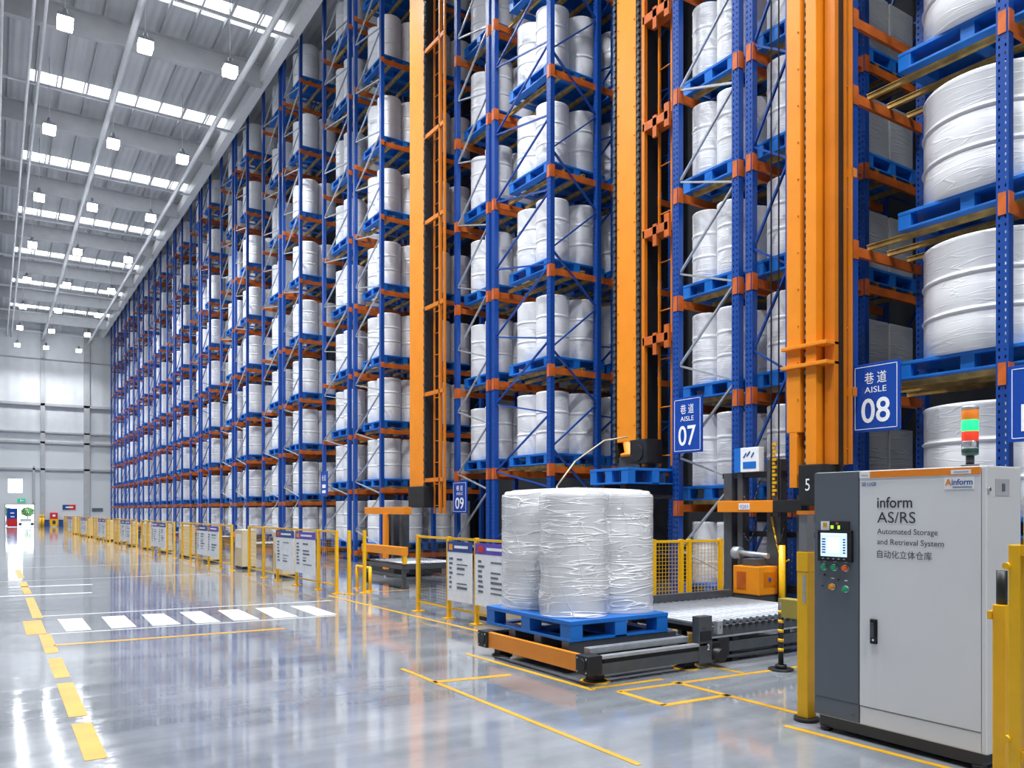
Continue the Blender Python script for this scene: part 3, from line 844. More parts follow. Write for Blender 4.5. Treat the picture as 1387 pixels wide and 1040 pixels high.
# middle crane (aisle 07) with a raised empty pallet
c2 = thing('stacker_crane', (10.2, 11.65, 0), 'middle orange stacker crane mast above the wrapped load', 'crane', 'orange stacker cranes')
MB().cbox(0, 0.5, -0.24, 0.3, 3.0, ZT, 0.012).build('mast', M['crane'], c2)
MB().lathe([(0.3, 2.72), (0.3, 2.78), (0.22, 2.8), (0.26, 3.0)], 0.25, 0.03, 16).build('mast_foot', M['crane'], c2)
MB().box(0.02, 0.42, 0.3, 0.44, 2.6, ZT).build('chain_channel', M['black'], c2); MB().box(0.02, 0.42, -0.38, -0.24, 2.6, ZT).build('chain_channel', M['black'], c2)
chain(0.37, 0.0, 2.6, ZT, 0.13, 0.06).build('lifting_chain', M['dark'], c2); chain(-0.31, 0.0, 2.6, ZT, 0.13, 0.06).build('lifting_chain', M['dark'], c2)
MB().cbox(0.0, 0.08, -0.48, -0.4, 2.5, ZT, 0.008).build('side_rail', M['crane_dark'], c2)
ladder(-0.95, -0.62, 0.25, 2.5, ZT, 0.9).build('ladder', M['crane_dark'], c2)
for z in (4.75, 6.75, 8.75, 10.75, 12.7):
    g = MB().cbox(0.0, 0.3, -1.1, -0.42, z, z + 0.16, 0.01).box(0.0, 0.06, -1.12, -1.0, z - 0.12, z + 0.3).box(0.0, 0.05, -0.8, -0.7, z - 0.2, z + 0.2)
    g.build('guide_arm', M['beam'], c2)
MB().cbox(-0.2, 0.2, -0.75, -0.3, 2.55, 3.0, 0.03).cyl((-0.22, -0.5, 2.75), (-0.2, -0.5, 2.75), 0.16, 16).build('drive_motor', M['black'], c2)
MB().cbox(-1.3, 0.4, -0.9, -0.75, 1.95, 2.13, 0.01).cbox(-1.3, 0.4, -1.45, -1.3, 1.95, 2.13, 0.01).cbox(0.0, 0.35, -1.45, 0.4, 1.9, 2.13, 0.01).build('fork', M['black'], c2)
MB().box(0.05, 0.45, -0.3, 0.35, 0.0, 2.72).build('lower_post', M['dark'], c2)
b = MB()
for z in [3.3 + 0.55 * j for j in range(29)]:
    for yy in (-0.2, 0.26): b.cyl((-0.012, yy, z), (0, yy, z), 0.014, 6)
b.build('bolt', M['crane_dark'], c2)
tag(pallet_mesh(1.25, 1.0, 0.27).name and inst('plastic_pallet', pallet_mesh(1.25, 1.0, 0.27), None, (9.42, 10.53, 2.13)), 'empty blue pallet held up on forks before the middle orange mast', 'pallet')
tag(MB().tube([(9.9, 11.3, 3.05), (9.3, 11.25, 2.95), (8.6, 11.2, 2.55), (8.2, 11.2, 2.1), (8.25, 11.2, 1.5)], 0.014, 6).build('hanging_cable', M['cream'], None), 'pale loose cable hanging left of the raised empty pallet', 'cable')

# leftmost crane (aisle 09)
c3 = thing('stacker_crane', (9.3, 18.9, 0), 'leftmost orange stacker crane mast with a caged ladder', 'crane', 'orange stacker cranes')
MB().cbox(0, 0.5, -0.4, 0.42, 2.3, ZT, 0.012).build('mast', M['crane'], c3)
MB().box(0.02, 0.4, -0.5, -0.4, 2.2, ZT).build('chain_channel', M['black'], c3)
chain(-0.45, 0.0, 2.3, ZT, 0.16, 0.06).build('lifting_chain', M['dark'], c3)
ladder(-1.0, -0.62, 0.2, 1.6, ZT, 0.55).build('ladder', M['crane_dark'], c3)
cg = MB()
for yy in (-1.5, -1.25): cg.box(0.0, 0.05, yy - 0.025, yy + 0.025, 1.6, ZT)
for z in [2.4 + 2.2 * j for j in range(8)]: cg.box(0.0, 0.06, -1.5, -0.4, z, z + 0.1)
cg.build('ladder_cage', M['crane_dark'], c3)
MB().cbox(-0.1, 0.5, -0.62, 0.3, 1.75, 2.3, 0.03).build('drive_motor', M['black'], c3)
MB().cbox(-1.0, -0.8, -1.35, 1.1, 1.58, 1.76, 0.01).build('carriage_beam', M['crane'], c3)
for yy in (-0.6, -0.1, 0.35): MB().cbox(-0.7, -0.5, yy, yy + 0.16, 0.1, 1.75, 0.01).build('frame_post', M['dark'], c3)
MB().cbox(-0.9, 0.45, -0.55, 0.9, 0.05, 0.25, 0.02).build('base_frame', M['black'], c3)
MB().cbox(-1.05, -0.95, -0.36, -0.2, 0.2, 1.58, 0.01).build('yellow_post', M['crane'], c3)
MB().box(-0.9, 0.4, -0.06, 0.06, 0, 0.05).build('floor_rail', M['galv'], c3)

# ================================================================== PORT CONVEYOR by the leftmost crane, and its copies along the hall
def port_conveyor(x, y, label):
    t = thing('port_conveyor', (x, y, 0), label, 'conveyor', 'aisle end conveyors')
    MB().cbox(-0.05, 0.1, -1.1, 1.1, 0.72, 0.9, 0.01).build('end_beam', M['convor'], t)
    MB().cbox(0.0, 1.5, -1.05, -0.95, 0.42, 0.54, 0.01).cbox(0.0, 1.5, 0.95, 1.05, 0.42, 0.54, 0.01).cbox(-0.02, 0.06, -1.05, 1.05, 0.42, 0.5, 0.01).cbox(-0.02, 0.06, -1.05, 1.05, 0.24, 0.3, 0.01).build('frame', M['dark'], t)
    r = MB()
    for j in range(11): r.cyl((0.12 + 0.13 * j, -0.94, 0.5), (0.12 + 0.13 * j, 0.94, 0.5), 0.04, 10)
    r.build('roller', M['roller'], t)
    for xx in (0.05, 1.4):
        for yy in (-1.0, 1.0): MB().box(xx - 0.04, xx + 0.04, yy - 0.04, yy + 0.04, 0, 0.42).build('leg', M['dark'], t)
    for yy in (-1.05, 1.05): MB().box(0.0, 0.08, yy - 0.04, yy + 0.04, 0.54, 0.72).build('bracket', M['yellow'], t)
    return t
def copy_tree(o, parent=None):
    c = o.copy(); COL.objects.link(c)
    if parent is not None: c.parent = parent
    for ch in list(o.children): copy_tree(ch, c)
    return c
pc = port_conveyor(7.3, 16.55, 'dark conveyor end with orange beam below the leftmost orange mast')
for k in range(4):
    q = copy_tree(pc); q.location = (7.3, 28.6 + 7.6 * k, 0)
    q['label'] = 'dark conveyor end with orange beam behind the fence, %s aisle past leftmost mast' % ORD[k + 1]
gr = thing('guard_rail', (6.6, 15.95, 0), 'low yellow guard rail in front of the conveyor below the leftmost mast', 'rail')
for yy in (-0.35, 0.35): MB().cyl((0, yy, 0), (0, yy, 0.5), 0.035, 10).cyl((0, yy, 0), (0, yy, 0.012), 0.08, 10).build('post', M['yellow'], gr)
MB().cyl((0, -0.37, 0.48), (0, 0.37, 0.48), 0.03, 10).build('top_rail', M['yellow'], gr)

# ================================================================== FRONT CONVEYOR AND ITS LOAD
cv = thing('transfer_conveyor', (4.8, 7.05, 0), 'orange fronted transfer conveyor carrying the wrapped load in the foreground', 'conveyor')
MB().cbox(0, 0.05, -0.86, 0.86, 0.11, 0.285, 0.006).build('orange_side', M['convor'], cv)
for yy in (-0.94, 0.94):
    g = MB().cbox(-0.03, 0.15, yy - 0.1, yy + 0.1, 0.1, 0.29, 0.02)
    g.cyl((-0.04, yy, 0.2), (-0.03, yy, 0.2), 0.06, 16)
    g.build('end_block', M['black'], cv)
    b = MB()
    for (dy, dz) in ((-0.07, 0.13), (0.07, 0.13), (-0.07, 0.26), (0.07, 0.26)): b.cyl((-0.036, yy + dy, dz), (-0.03, yy + dy, dz), 0.009, 8)
    b.build('bolt', M['galv'], cv)
for yy in (-0.98, 0.98):
    MB().cbox(0.12, 1.62, yy - 0.035, yy + 0.035, 0.09, 0.2, 0.006).build('lower_rail', M['dark'], cv)
    MB().cbox(0.12, 1.62, yy - 0.04, yy + 0.04, 0.245, 0.275, 0.005).build('upper_rail', M['galv'], cv)
    MB().box(0.2, 1.55, yy - 0.015, yy + 0.015, 0.2, 0.245).build('web_plate', M['black'], cv)
for yy in (-0.5, 0.0, 0.5):
    MB().cbox(0.1, 1.6, yy - 0.06, yy + 0.06, 0.2, 0.345, 0.006).build('chain_track', M['dark'], cv)
MB().cbox(0.14, 1.5, -0.86, -0.76, 0.27, 0.33, 0.006).build('galvanised_strip', M['galv'], cv)
for xx in (0.2, 1.45):
    for yy in (-0.86, 0.86):
        MB().box(xx - 0.07, xx + 0.07, yy - 0.06, yy + 0.06, 0.015, 0.11).cyl((xx, yy, 0), (xx, yy, 0.015), 0.12, 14).build('foot', M['black'], cv)
for xx in (0.2, 1.45): MB().cyl((xx, -0.86, 0.0), (xx, -0.86, 0.008), 0.15, 16).build('foot_pad', M['yellow'], cv)
MB().cbox(0.3, 1.45, -0.5, 0.5, 0.1, 0.2, 0.01).build('drive_tray', M['black'], cv)
# joint plates to the roller bed
for yy in (-0.97, 0.92):
    MB().cbox(1.48, 1.68, yy - 0.05, yy + 0.05, 0.06, 0.56, 0.01).build('joint_plate', M['dark'], cv)
MB().box(1.5, 1.66, -1.03, -1.02, 0.3, 0.4).build('joint_recess', M['black'], cv)
MB().slab([(1.53, -1.021), (1.58, -1.021), (1.58, -1.02), (1.53, -1.02)], 0.43, 0.44).build('warning_tick', M['black'], cv)
inst('joint_number', text_mesh('2', 0.035, 0.06, M['signwhite']), cv, (1.6, -1.025, 0.2), NEAR)
MB().cbox(1.66, 1.86, -1.0, -0.75, 0.12, 0.26, 0.02).cyl((1.76, -1.1, 0.14), (1.76, -0.75, 0.14), 0.07, 16).build('drive_motor', M['black'], cv)
MB().cbox(1.72, 1.8, -1.06, -1.0, 0.36, 0.5, 0.008).build('sensor_box', M['galv'], cv)
inst('sensor_number', text_mesh('6', 0.02, 0.04, M['ink']), cv, (1.75, -1.062, 0.42), NEAR)

tag(inst('plastic_pallet', pallet_mesh(1.36, 1.64, 0.215), None, (5.59, 7.3, 0.347)), 'blue plastic pallet under the wrapped load on the foreground conveyor', 'pallet')
wl = thing('wrapped_drum_load', (5.64, 7.33, 0.562), 'large film wrapped load of white drums on the foreground conveyor', 'drums')
RX, RY, RD, HD = 0.335, 0.395, 0.355, 1.345
def fdrum():
    return MB().lathe(drum_profile(RD - 0.02, HD), 0, 0, 40).mesh('drum', M['drum'])
fd = fdrum()
for sx in (-1, 1):
    for sy in (-1, 1): inst('drum', fd, wl, (sx * RX, sy * RY, 0), (0, 0, random.uniform(0, 6)))
# film: outline follows the four drums, bridging the hollows between them
def film():
    n = 180; nz = 46; b = MB(); prof = []
    for k in range(n):
        t = 2 * math.pi * k / n; d = Vector((math.cos(t), math.sin(t)))
        best = 0
        for sx in (-1, 1):
            for sy in (-1, 1):
                c = Vector((sx * RX, sy * RY)); bb = c.dot(d); disc = bb * bb - c.dot(c) + RD * RD
                if disc >= 0: best = max(best, bb + math.sqrt(disc))
        prof.append(best)
    sup = [max(prof[(k + j) % n] * math.cos(2 * math.pi * j / n) for j in range(-18, 19)) for k in range(n)]
    rr = random.Random(4)
    ph = [(rr.uniform(0, 6), rr.uniform(0, 6), rr.choice((2, 3, 5, 7, 9)), rr.uniform(8, 40)) for _ in range(16)]
    rows = []
    for i in range(nz + 1):
        z = i / nz; zz = 0.004 + z * (HD + 0.012)
        row = []
        for k in range(n):
            t = 2 * math.pi * k / n
            bridge = 0.16 + 0.14 * math.sin(z * 17 + 2 * math.sin(t))
            r = prof[k] * (1 - bridge) + max(prof[k], sup[k] - 0.02) * bridge + 0.008
            r += sum(0.0005 * math.sin(a * t + p1 + q * z + p2) for p1, p2, a, q in ph)
            if z > 0.94: r *= 1 - 0.16 * ((z - 0.94) / 0.06) ** 2.2
            if z < 0.04: r *= 1 + 0.012 * (0.04 - z) / 0.04
            row.append((r * math.cos(t), r * math.sin(t), zz))
        rows.append(row)
    for s_ in (0.6, 0.3, 0.02):
        rows.append([(x * s_ / 0.84 * 0.84, y * s_ / 0.84 * 0.84, HD + 0.02 + 0.03 * (1 - s_)) for x, y, _ in rows[nz]])
    vs = [p for row in rows for p in row]; fs = []
    for i in range(len(rows) - 1):
        for k in range(n): fs.append((i * n + k, i * n + (k + 1) % n, (i + 1) * n + (k + 1) % n, (i + 1) * n + k))
    b.quadset(vs, fs, True)
    return b
film().build('stretch_film', M['film'], wl, label='clear stretch film wound round the drums')

# roller conveyor beyond it
rcv = thing('roller_conveyor', (6.5, 7.05, 0), 'grey roller conveyor running from the wrapped load to the racks', 'conveyor')
r = MB()
for j in range(21): r.cyl((0.08 + 0.11 * j, -0.8, 0.43), (0.08 + 0.11 * j, 0.8, 0.43), 0.034, 12)
r.build('roller', M['roller'], rcv)
MB().cbox(0.0, 2.36, -0.88, -0.81, 0.3, 0.41, 0.008).build('side_frame', M['dark'], rcv)
MB().cbox(0.0, 2.36, 0.81, 0.88, 0.3, 0.56, 0.008).build('side_frame', M['dark'], rcv)
MB().box(0.0, 2.36, -0.9, -0.8, 0.285, 0.3).build('edge_strip', M['galv'], rcv)
MB().cbox(0.35, 2.36, -0.9, -0.82, 0.12, 0.23, 0.006).build('lower_rail', M['dark'], rcv)
MB().cbox(0.1, 2.36, -0.9, -0.84, 0.05, 0.08, 0.004).build('lower_rail', M['dark'], rcv)
MB().cbox(0.18, 0.36, -0.92, -0.8, 0.08, 0.28, 0.01).build('gear_housing', M['black'], rcv)
teeth = MB()
for j in range(21): teeth.box(0.055 + 0.11 * j, 0.105 + 0.11 * j, -0.895, -0.885, 0.385, 0.42)
teeth.build('roller_ends', M['black'], rcv)
for xx in (0.5, 1.4, 2.25):
    for yy in (-0.84, 0.84): MB().box(xx - 0.05, xx + 0.05, yy - 0.04, yy + 0.04, 0, 0.3).build('leg', M['black'], rcv)
MB().box(0.2, 2.3, -0.78, 0.78, 0.3, 0.36).build('under_tray', M['black'], rcv)

# striped sensor stand by the roller conveyor
st = thing('sensor_stand', (7.0, 5.55, 0), 'thin black and yellow sensor stand with an olive box beside roller conveyor', 'stand')
MB().cyl((0, 0, 0.02), (0, 0, 0.72), 0.028, 12).build('pole', M['black'], st)
b = MB()
for j in range(5): b.cyl((0, 0, 0.2 + 0.1 * j), (0, 0, 0.235 + 0.1 * j), 0.0295, 12)
b.build('yellow_band', M['yellow'], st)
MB().cyl((0, 0, 0), (0, 0, 0.02), 0.13, 18).cyl((0, 0, 0.02), (0, 0, 0.06), 0.06, 14).build('foot', M['black'], st)
MB().cbox(-0.02, 0.12, -0.24, 0.02, 0.56, 0.76, 0.008).build('box', M['olive'], st)

# ================================================================== CONTROL CABINET
CX, CYL, CYR, CH = 5.35, 3.93, 2.65, 1.985
SEAM = 3.545
cb = thing('control_cabinet', (CX, (CYL + CYR) / 2, 0), 'tall grey control cabinet lettered inform AS/RS in the foreground', 'cabinet')
cy = (CYL + CYR) / 2
def L(y): return y - cy
DEP = 0.46
MB().box(0.03, DEP - 0.03, L(CYR) + 0.03, L(CYL) - 0.03, 0.035, 0.115).build('plinth', M['plinth'], cb)
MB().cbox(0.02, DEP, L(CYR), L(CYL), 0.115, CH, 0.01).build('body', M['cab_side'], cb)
gp = MB().cbox(0, 0.022, L(SEAM) + 0.004, L(CYL) - 0.003, 0.125, CH - 0.004, 0.006).build('control_panel', M['slate'], cb, label='slate grey left panel with screen and buttons')
dr = MB().cbox(0, 0.022, L(CYR) + 0.03, L(SEAM) - 0.004, 0.26, CH - 0.006, 0.006).build('door', M['cab'], cb)
MB().cbox(0.004, 0.022, L(CYR) + 0.03, L(SEAM) - 0.004, 0.125, 0.254, 0.005).build('kick_panel', M['cab'], cb)
MB().cbox(0.002, 0.022, L(CYR), L(CYR) + 0.026, 0.125, CH - 0.006, 0.005).build('edge_post', M['cab'], cb)
MB().box(-0.002, 0, L(CYL) - 0.02, L(SEAM) + 0.01, 0.262, 0.265).build('panel_groove', M['plinth'], cb)
MB().box(-0.004, 0, L(2.68), L(SEAM) - 0.09, CH - 0.055, CH - 0.008).build('orange_stripe', M['orange'], cb)
MB().box(-0.004, 0, L(SEAM) - 0.088, L(SEAM) - 0.006, CH - 0.055, CH - 0.008).build('white_tab', M['white'], cb)
inst('tab_marking', text_mesh('inform', 0.055, 0.012, M['ink']), cb, (-0.0055, L(SEAM) - 0.02, CH - 0.042), HALL)
MB().box(-0.0055, -0.004, L(2.74), L(2.87), CH - 0.05, CH - 0.022).build('serial_plate', M['white'], cb)
MB().box(-0.0065, -0.0055, L(2.755), L(2.85), CH - 0.041, CH - 0.031).build('serial_marking', M['steelgrey'], cb)
for xx in (0.06, DEP - 0.07):
    for yy in (L(CYR) + 0.07, L(CYL) - 0.07): MB().cyl((xx, yy, 0), (xx, yy, 0.035), 0.045, 16).build('foot', M['black'], cb)
T = -0.0035
hall_text('name_lettering', 'inform', dr, T, L(3.40), 1.712, 0.262, 0.078, M['ink'], 0.012)
hall_text('system_lettering', 'AS/RS', dr, T, L(3.40), 1.605, 0.285, 0.078, M['ink'])
hall_text('subtitle_lettering', 'Automated Storage', dr, T, L(3.40), 1.512, 0.44, 0.052, M['ink'])
hall_text('subtitle_lettering', 'and Retrieval System', dr, T, L(3.40), 1.437, 0.482, 0.052, M['ink'])
hall_text('chinese_lettering', '\u81ea\u52a8\u5316\u7acb\u4f53\u4ed3\u5e93', dr, T, L(3.40), 1.352, 0.40, 0.058, M['ink'])
MB().box(-0.003, 0, L(2.72), L(2.915), 1.835, 1.915).build('logo_plate', M['white'], dr)
hall_text('logo_lettering', 'inform', dr, -0.0045, L(2.865), 1.862, 0.135, 0.04, M['inkblue'], 0.02)
hall_text('logo_mark', 'A', dr, -0.0045, L(2.91), 1.86, 0.045, 0.045, M['orange'], 0.03)
MB().box(-0.0045, -0.003, L(2.735), L(2.86), 1.846, 1.851).build('logo_underline', M['inkblue'], dr)
hall_text('maker_lettering', 'SEI LUGR', dr, T, L(3.52), 1.87, 0.115, 0.028, M['inkblue'], 0.01)
MB().cbox(-0.012, 0, L(3.445), L(3.405), 0.735, 0.90, 0.006).build('handle_plate', M['black'], dr)
MB().cbox(-0.03, -0.012, L(3.432), L(3.418), 0.78, 0.88, 0.004).build('handle', M['dark'], dr)
MB().cyl((-0.016, L(3.425), 0.757), (-0.012, L(3.425), 0.757), 0.009, 10).build('key_lock', M['chrome'], dr)
# screen
sc = MB().cbox(-0.025, 0, L(3.872), L(3.60), 1.315, 1.535, 0.008).build('touch_screen', M['black'], gp)
MB().box(-0.027, -0.025, L(3.852), L(3.628), 1.345, 1.522).build('screen_image', M['screen'], sc)
sb = MB().box(-0.0285, -0.027, L(3.79), L(3.69), 1.375, 1.49)
sb.box(-0.0285, -0.027, L(3.85), L(3.63), 1.508, 1.52).build('screen_window', M['screen2'], sc)
for ya, yb in ((3.66, 3.64), (3.84, 3.81)):
    b = MB()
    for j in range(6): b.box(-0.0285, -0.027, L(ya), L(yb), 1.37 + 0.02 * j, 1.38 + 0.02 * j)
    b.build('screen_icons', M['inkblue'], sc)
b = MB()
for j in range(5): b.box(-0.027, -0.025, L(3.84 - 0.045 * j), L(3.825 - 0.045 * j), 1.324, 1.332)
b.build('screen_keys', M['galv'], sc)
MB().box(-0.006, 0, L(3.865), L(3.79), 1.54, 1.61).build('white_sticker', M['white'], gp)
MB().box(-0.007, -0.006, L(3.845), L(3.81), 1.565, 1.6).build('sticker_mark', M['ywire'], gp)
bd = MB().box(-0.012, 0, L(3.785), L(3.62), 1.545, 1.61).build('readout', M['black'], gp)
MB().box(-0.0135, -0.012, L(3.775), L(3.75), 1.555, 1.58).box(-0.0135, -0.012, L(3.715), L(3.695), 1.552, 1.58).build('readout_digits', emit('readout_green', (0.4, 0.75, 0.05), 0.6), bd)
MB().box(-0.0135, -0.012, L(3.73), L(3.71), 1.588, 1.603).build('readout_light', M['orange_btn'], bd)
def button(y, z, m, r=0.021, lab=None):
    rg = MB().cyl((-0.01, y, z), (0, y, z), r * 1.25, 20).build('button_ring', M['chrome'], gp, label=lab)
    MB().cyl((-0.028, y, z), (-0.01, y, z), r, 20, r * 0.95).cyl((-0.034, y, z), (-0.028, y, z), r * 0.55, 16).build('button', m, rg)
button(L(3.835), 1.262, M['green'], 0.021, 'upper left green button'); button(L(3.745), 1.262, M['green'], 0.021, 'upper middle green button')
button(L(3.652), 1.262, M['orange_btn'], 0.021, 'upper right red orange button'); button(L(3.765), 1.115, M['amber'], 0.021, 'lower amber button'); button(L(3.652), 1.105, M['green'], 0.021, 'lower green button')
for y, z in ((3.835, 1.302), (3.745, 1.302), (3.652, 1.302), (3.765, 1.175), (3.652, 1.165)):
    MB().box(-0.003, 0, L(y) - 0.012, L(y) + 0.012, z, z + 0.007).build('button_tag', M['white'], gp)
for y, z in ((3.835, 1.2), (3.852, 1.115), (3.715, 1.17)):
    MB().cyl((-0.006, L(y), z), (0, L(y), z), 0.007, 10).build('indicator', M['black'], gp)
hall_text('base_marking', 'WMS', gp, T, L(3.61), 0.165, 0.035, 0.018, M['ink'])
MB().box(0.12, 0.3, L(CYR) - 0.003, L(CYR), 1.79, 1.9).build('side_plate', M['steelgrey'], cb)
MB().box(0.2, 0.24, L(CYR) - 0.005, L(CYR) - 0.003, 1.82, 1.87).build('side_plate_mark', M['slate'], cb)
MB().cyl((0.035, L(CYR) - 0.012, 1.83), (0.035, L(CYR), 1.83), 0.014, 12).build('side_lock', M['chrome'], cb)

# signal tower on the cabinet
tl = thing('signal_tower', (5.5, 2.825, CH), 'stacked signal lamp with its green light lit on top of the control cabinet', 'lamp')
MB().cyl((0, 0, 0), (0, 0, 0.015), 0.055, 20).cyl((0, 0, 0.015), (0, 0, 0.075), 0.026, 16).build('stem', M['dark'], tl)
MB().lathe([(0.035, 0.075), (0.05, 0.082), (0.052, 0.12), (0.05, 0.122)], 0, 0, 24).build('base', mat('tower_green_base', (0.02, 0.07, 0.06), 0.35), tl)
for nm, z0, z1, m in (('clear_section', 0.122, 0.175, 'chrome'), ('red_section', 0.175, 0.24, 'redlens'), ('green_section', 0.24, 0.315, 'greenlit'), ('amber_section', 0.315, 0.385, 'amberlens')):
    MB().lathe([(0.048, z0), (0.051, z0 + 0.006), (0.051, z1 - 0.006), (0.048, z1)], 0, 0, 24).build(nm, M[m], tl)
MB().lathe([(0.052, 0.385), (0.053, 0.395), (0.05, 0.408), (0.02, 0.412)], 0, 0, 24).build('cap', M['galv'], tl)

# ================================================================== FENCES, POSTS, NOTICE BOARDS
_wm = {}
def wire_panel(w, h, sp, t, m):
    k = (round(w, 3), round(h, 3), sp, m.name)
    if k not in _wm:
        b = MB(); n = max(1, int(w / sp)); q = max(1, int(h / sp))
        for j in range(n + 1): b.box(-t / 2, t / 2, j * w / n - t / 2, j * w / n + t / 2, 0, h)
        for j in range(q + 1): b.box(-t / 2, t / 2, 0, w, j * h / q - t / 2, j * h / q + t / 2)
        _wm[k] = b.mesh('wire_mesh', m)
    return _wm[k]
FH = 1.28
post_me = MB().cbox(-0.03, 0.03, -0.03, 0.03, 0, FH, 0.005).box(-0.09, 0.09, -0.07, 0.07, 0, 0.015).mesh('post', M['yellow'])
def fence(pts, label, sp=0.05, wm='wire', frame=True, mesh_on=None, t=0.005, pm=None):
    """pts: list of (x,y) posts; panels between"""
    f = thing('safety_fence', (pts[0][0], pts[0][1], 0), label, 'fence', 'yellow safety fences')
    o = Vector((pts[0][0], pts[0][1], 0))
    for (x, y) in pts: inst('post', pm or post_me, f, (x - o.x, y - o.y, 0))
    for i in range(len(pts) - 1):
        a = Vector((*pts[i], 0)) - o; c = Vector((*pts[i + 1], 0)) - o
        d = c - a; w = d.length; ang = math.atan2(d.y, d.x) - math.pi / 2
        un = d.normalized()
        MB().bar(a + un * 0.03 + Vector((0, 0, FH - 0.03)), c - un * 0.03 + Vector((0, 0, FH - 0.03)), 0.03, 0.035).build('top_rail', M['yellow'], f)
        MB().bar(a + un * 0.03 + Vector((0, 0, 0.17)), c - un * 0.03 + Vector((0, 0, 0.17)), 0.025, 0.03).build('bottom_rail', M['yellow'], f)
        if mesh_on is None or i in mesh_on:
            inst('wire_mesh', wire_panel(w - 0.08, FH - 0.24, sp, t, M[wm]), f, (a + un * 0.04)[:2] + (0.19,), (0, 0, ang))
    return f
def board(a, c, head, icon, label, zlo=0.3):
    """white notice sheet fixed to the hall side of a fence panel from a to c (c nearer)"""
    a = Vector((*a, 0)); c = Vector((*c, 0)); d = (c - a); w = d.length - 0.1; un = d.normalized()
    p = a + un * 0.05
    t = thing('notice_board', (p.x, p.y, zlo), label, 'notice', 'white notice boards on the yellow fence')
    t.rotation_euler = (0, 0, math.atan2(d.y, d.x))
    h = FH - 0.07 - zlo
    MB().box(0, w, -0.055, -0.04, 0, h - 0.16).build('sheet', M['foamwhite'], t)
    hd = MB().box(0, w, -0.057, -0.04, h - 0.16, h).build('header', M[head], t)
    MB().box(w * 0.08, w * 0.22, -0.061, -0.057, h - 0.13, h - 0.04).build('header_icon', M[icon], hd)
    MB().box(w * 0.3, w * 0.85, -0.06, -0.057, h - 0.1, h - 0.06).build('header_lettering', M['signwhite'], hd)
    rr = random.Random(int(a.y * 100)); b = MB()
    for j in range(7):
        z = h - 0.28 - j * (h - 0.4) / 7
        b.box(w * 0.08, w * (0.16 + 0.08 * rr.random()), -0.058, -0.055, z, z + 0.035)
        if rr.random() < 0.8: b.box(w * 0.4, w * (0.55 + 0.3 * rr.random()), -0.058, -0.055, z, z + 0.012 + 0.03 * rr.random())
    b.build('small_print', M['slate'], t)
    return t

# near fence between the wrapped load and the leftmost crane
nf = [(6.0, 9.0), (6.0, 10.2), (5.97, 11.0), (5.96, 12.05)]
fence(nf, 'yellow fence with two notice boards left of the foreground wrapped load', 0.045, 'wire', mesh_on=(2,), t=0.004)
board(nf[2], nf[1], 'navy', 'convor', 'white notice board with navy header and orange mark, left of the wrapped load')
board(nf[1], nf[0], 'purple', 'red', 'white notice board with red mark, partly hidden by the wrapped load')
for k, (x, y, lab) in enumerate(((6.5, 11.4, 'pale box standing behind the fence left of aisle 09 sign'),)):
    pass
cc = thing('cream_cabinet', (6.5, 10.2, 0), 'low cream box behind the notice boards left of the wrapped load', 'cabinet')
MB().cbox(-0.2, 0.2, -0.7, 0.6, 0.06, 0.42, 0.01).build('body', M['cream'], cc); MB().box(-0.18, 0.18, -0.65, 0.55, 0, 0.06).build('base', M['black'], cc)

# side fence behind the roller conveyor
fence([(7.75, 8.3), (8.18, 8.2), (8.32, 8.18), (8.83, 8.06)], 'yellow framed wire fence behind the roller conveyor', 0.05, 'ywire', t=0.006)

# long hall fence, one run per rack block
def fx_at(y): return 5.93 - (y - 12) * (5.93 - 4.31) / (61.8 - 12)
heads = [('purple', 'red'), ('purple', 'convor'), ('navy', 'convor'), ('purple', 'white'), ('navy', 'red')]
for k in range(7):
    y0 = 15.8 + 7.1 * k
    ys = [y0, y0 + 1.15, y0 + 2.45, y0 + 3.75, y0 + 4.75, y0 + 5.9]
    if k == 0: ys = [15.45, 16.45, 17.75, 19.05, 20.1, 21.3]
    pts = [(fx_at(y), y) for y in ys]
    nm = ORD[k + 1]
    fence(pts, '%s run of yellow hall fence counted from the leftmost orange mast' % nm, 0.1 if k < 2 else 0.18, 'ywire', mesh_on=(0, 3, 4), t=0.005 if k < 2 else 0.008)
    if k == 0:
        board(pts[2], pts[1], 'purple', 'convor', 'white notice board with purple header, right of the pair left of leftmost mast')
        board(pts[3], pts[2], 'navy', 'red', 'white notice board with red round mark, left of the pair left of leftmost mast')
    else:
        for j in (0, 1):
            board(pts[2 + j], pts[1 + j], *heads[(k + j) % 5], '%s white notice board on the %s run of hall fence' % (('nearer', 'farther')[j], nm))
    for j, (dy, lab) in enumerate(((0.6, 'nearer'), (4.3, 'farther'))):
        if k == 0 and j == 0: continue
        cbt = thing('cream_cabinet', (fx_at(y0 + dy) + 0.55, y0 + dy, 0), '%s cream equipment cabinet behind the %s run of hall fence' % (lab, nm), 'cabinet', 'cream cabinets behind the hall fence')
        MB().cbox(-0.2, 0.2, -0.4, 0.4, 0.08, 1.12, 0.01).build('body', M['cream'], cbt)
        MB().box(-0.18, 0.18, -0.36, 0.36, 0, 0.08).build('base', M['black'], cbt)
        MB().box(-0.205, -0.2, -0.3, 0.3, 0.6, 1.0).build('front_panel', M['foamwhite'], cbt)
    gate = fx_at(y0 + 6.45)
# lone tall posts at the aisle mouth
for x, y, lab in ((6.0, 15.25, 'lone yellow post at the mouth of the leftmost crane aisle'), (6.35, 15.3, 'second yellow post at the mouth of the leftmost crane aisle')):
    tag(inst('fence_post', post_me, None, (x, y, 0)), lab, 'post')

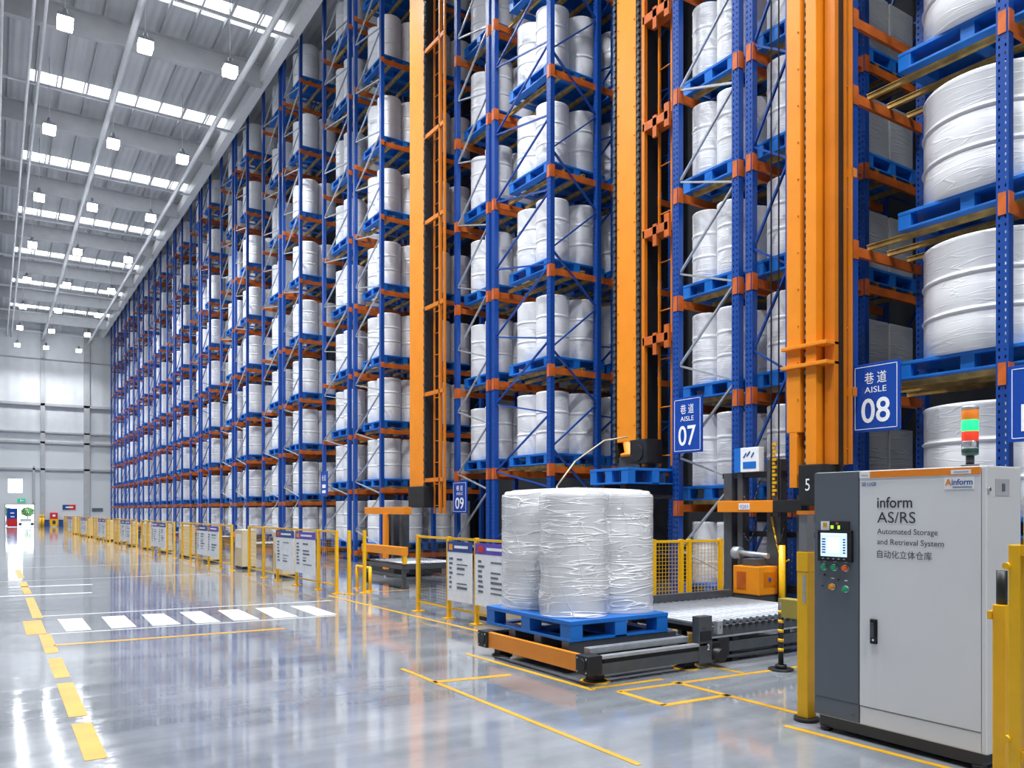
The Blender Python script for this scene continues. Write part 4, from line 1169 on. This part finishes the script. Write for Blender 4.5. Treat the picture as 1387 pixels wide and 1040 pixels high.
# posts beside the cabinet
lp_ = thing('light_barrier_post', (5.5, 4.11, 0), 'yellow barrier post with a clear top left of the control cabinet', 'post')
MB().cbox(-0.055, 0.055, -0.05, 0.05, 0.03, 1.2, 0.008).build('column', M['yellow'], lp_)
MB().cbox(-0.058, 0.058, -0.053, 0.053, 1.2, 1.36, 0.008).build('collar', M['yellow'], lp_)
MB().cyl((0, 0, 0), (0, 0, 0.03), 0.1, 20).build('foot', M['black'], lp_)
MB().cbox(-0.045, 0.045, -0.04, 0.04, 1.36, 1.66, 0.006).build('clear_head', M['cabtop'], lp_)
MB().box(-0.06, 0.06, -0.05, 0.05, 1.66, 1.69).build('head_cap', M['orange'], lp_)
MB().box(-0.058, -0.055, -0.035, -0.005, 0.95, 1.18).build('ruler_plate', M['galv'], lp_)
rp = thing('light_barrier_post', (5.0, 2.385, 0), 'yellow barrier post with a black top right of the control cabinet', 'post')
MB().cbox(-0.04, 0.04, -0.035, 0.035, 0.02, 1.14, 0.008).build('column', M['yellow'], rp)
MB().cyl((0, 0, 1.14), (0, 0, 1.34), 0.03, 18).build('black_top', M['black'], rp)
MB().cyl((0, 0, 0), (0, 0, 0.02), 0.09, 18).build('foot', M['black'], rp)
MB().cbox(-0.05, 0.03, 0.035, 0.06, 1.05, 1.1, 0.004).build('clip', M['yellow'], rp)
# fence panel at the right edge
rf = thing('safety_fence', (4.86, 2.24, 0), 'yellow wire fence panel at the right edge of the picture', 'fence', 'yellow safety fences')
MB().cbox(-0.03, 0.03, -0.03, 0.03, 0, 1.5, 0.006).build('post', M['yellow'], rf)
MB().box(-0.02, 0.02, -1.3, -0.03, 1.44, 1.5).build('top_rail', M['yellow'], rf)
MB().box(-0.02, 0.02, -1.3, -0.03, 0.28, 0.34).build('bottom_rail', M['yellow'], rf)
MB().cbox(-0.03, 0.03, -1.36, -1.3, 0, 1.5, 0.006).build('post', M['yellow'], rf)
inst('wire_mesh', wire_panel(1.24, 1.08, 0.05, 0.005, M['wire']), rf, (0, -1.285, 0.35))
for z in (1.38, 0.4): MB().cyl((-0.05, 0.035, z), (0.0, 0.035, z), 0.02, 10).build('clamp', M['yellow'], rf)
bp = thing('fence_post', (6.6, 2.95, 0), 'yellow fence post standing behind the right side of the control cabinet', 'post')
MB().cbox(-0.03, 0.03, -0.03, 0.03, 0, 1.8, 0.006).box(-0.08, 0.08, -0.08, 0.08, 0, 0.012).build('column', M['yellow'], bp)
MB().cyl((-0.035, 0, 1.74), (-0.03, 0, 1.74), 0.012, 8).build('bolt', M['galv'], bp)
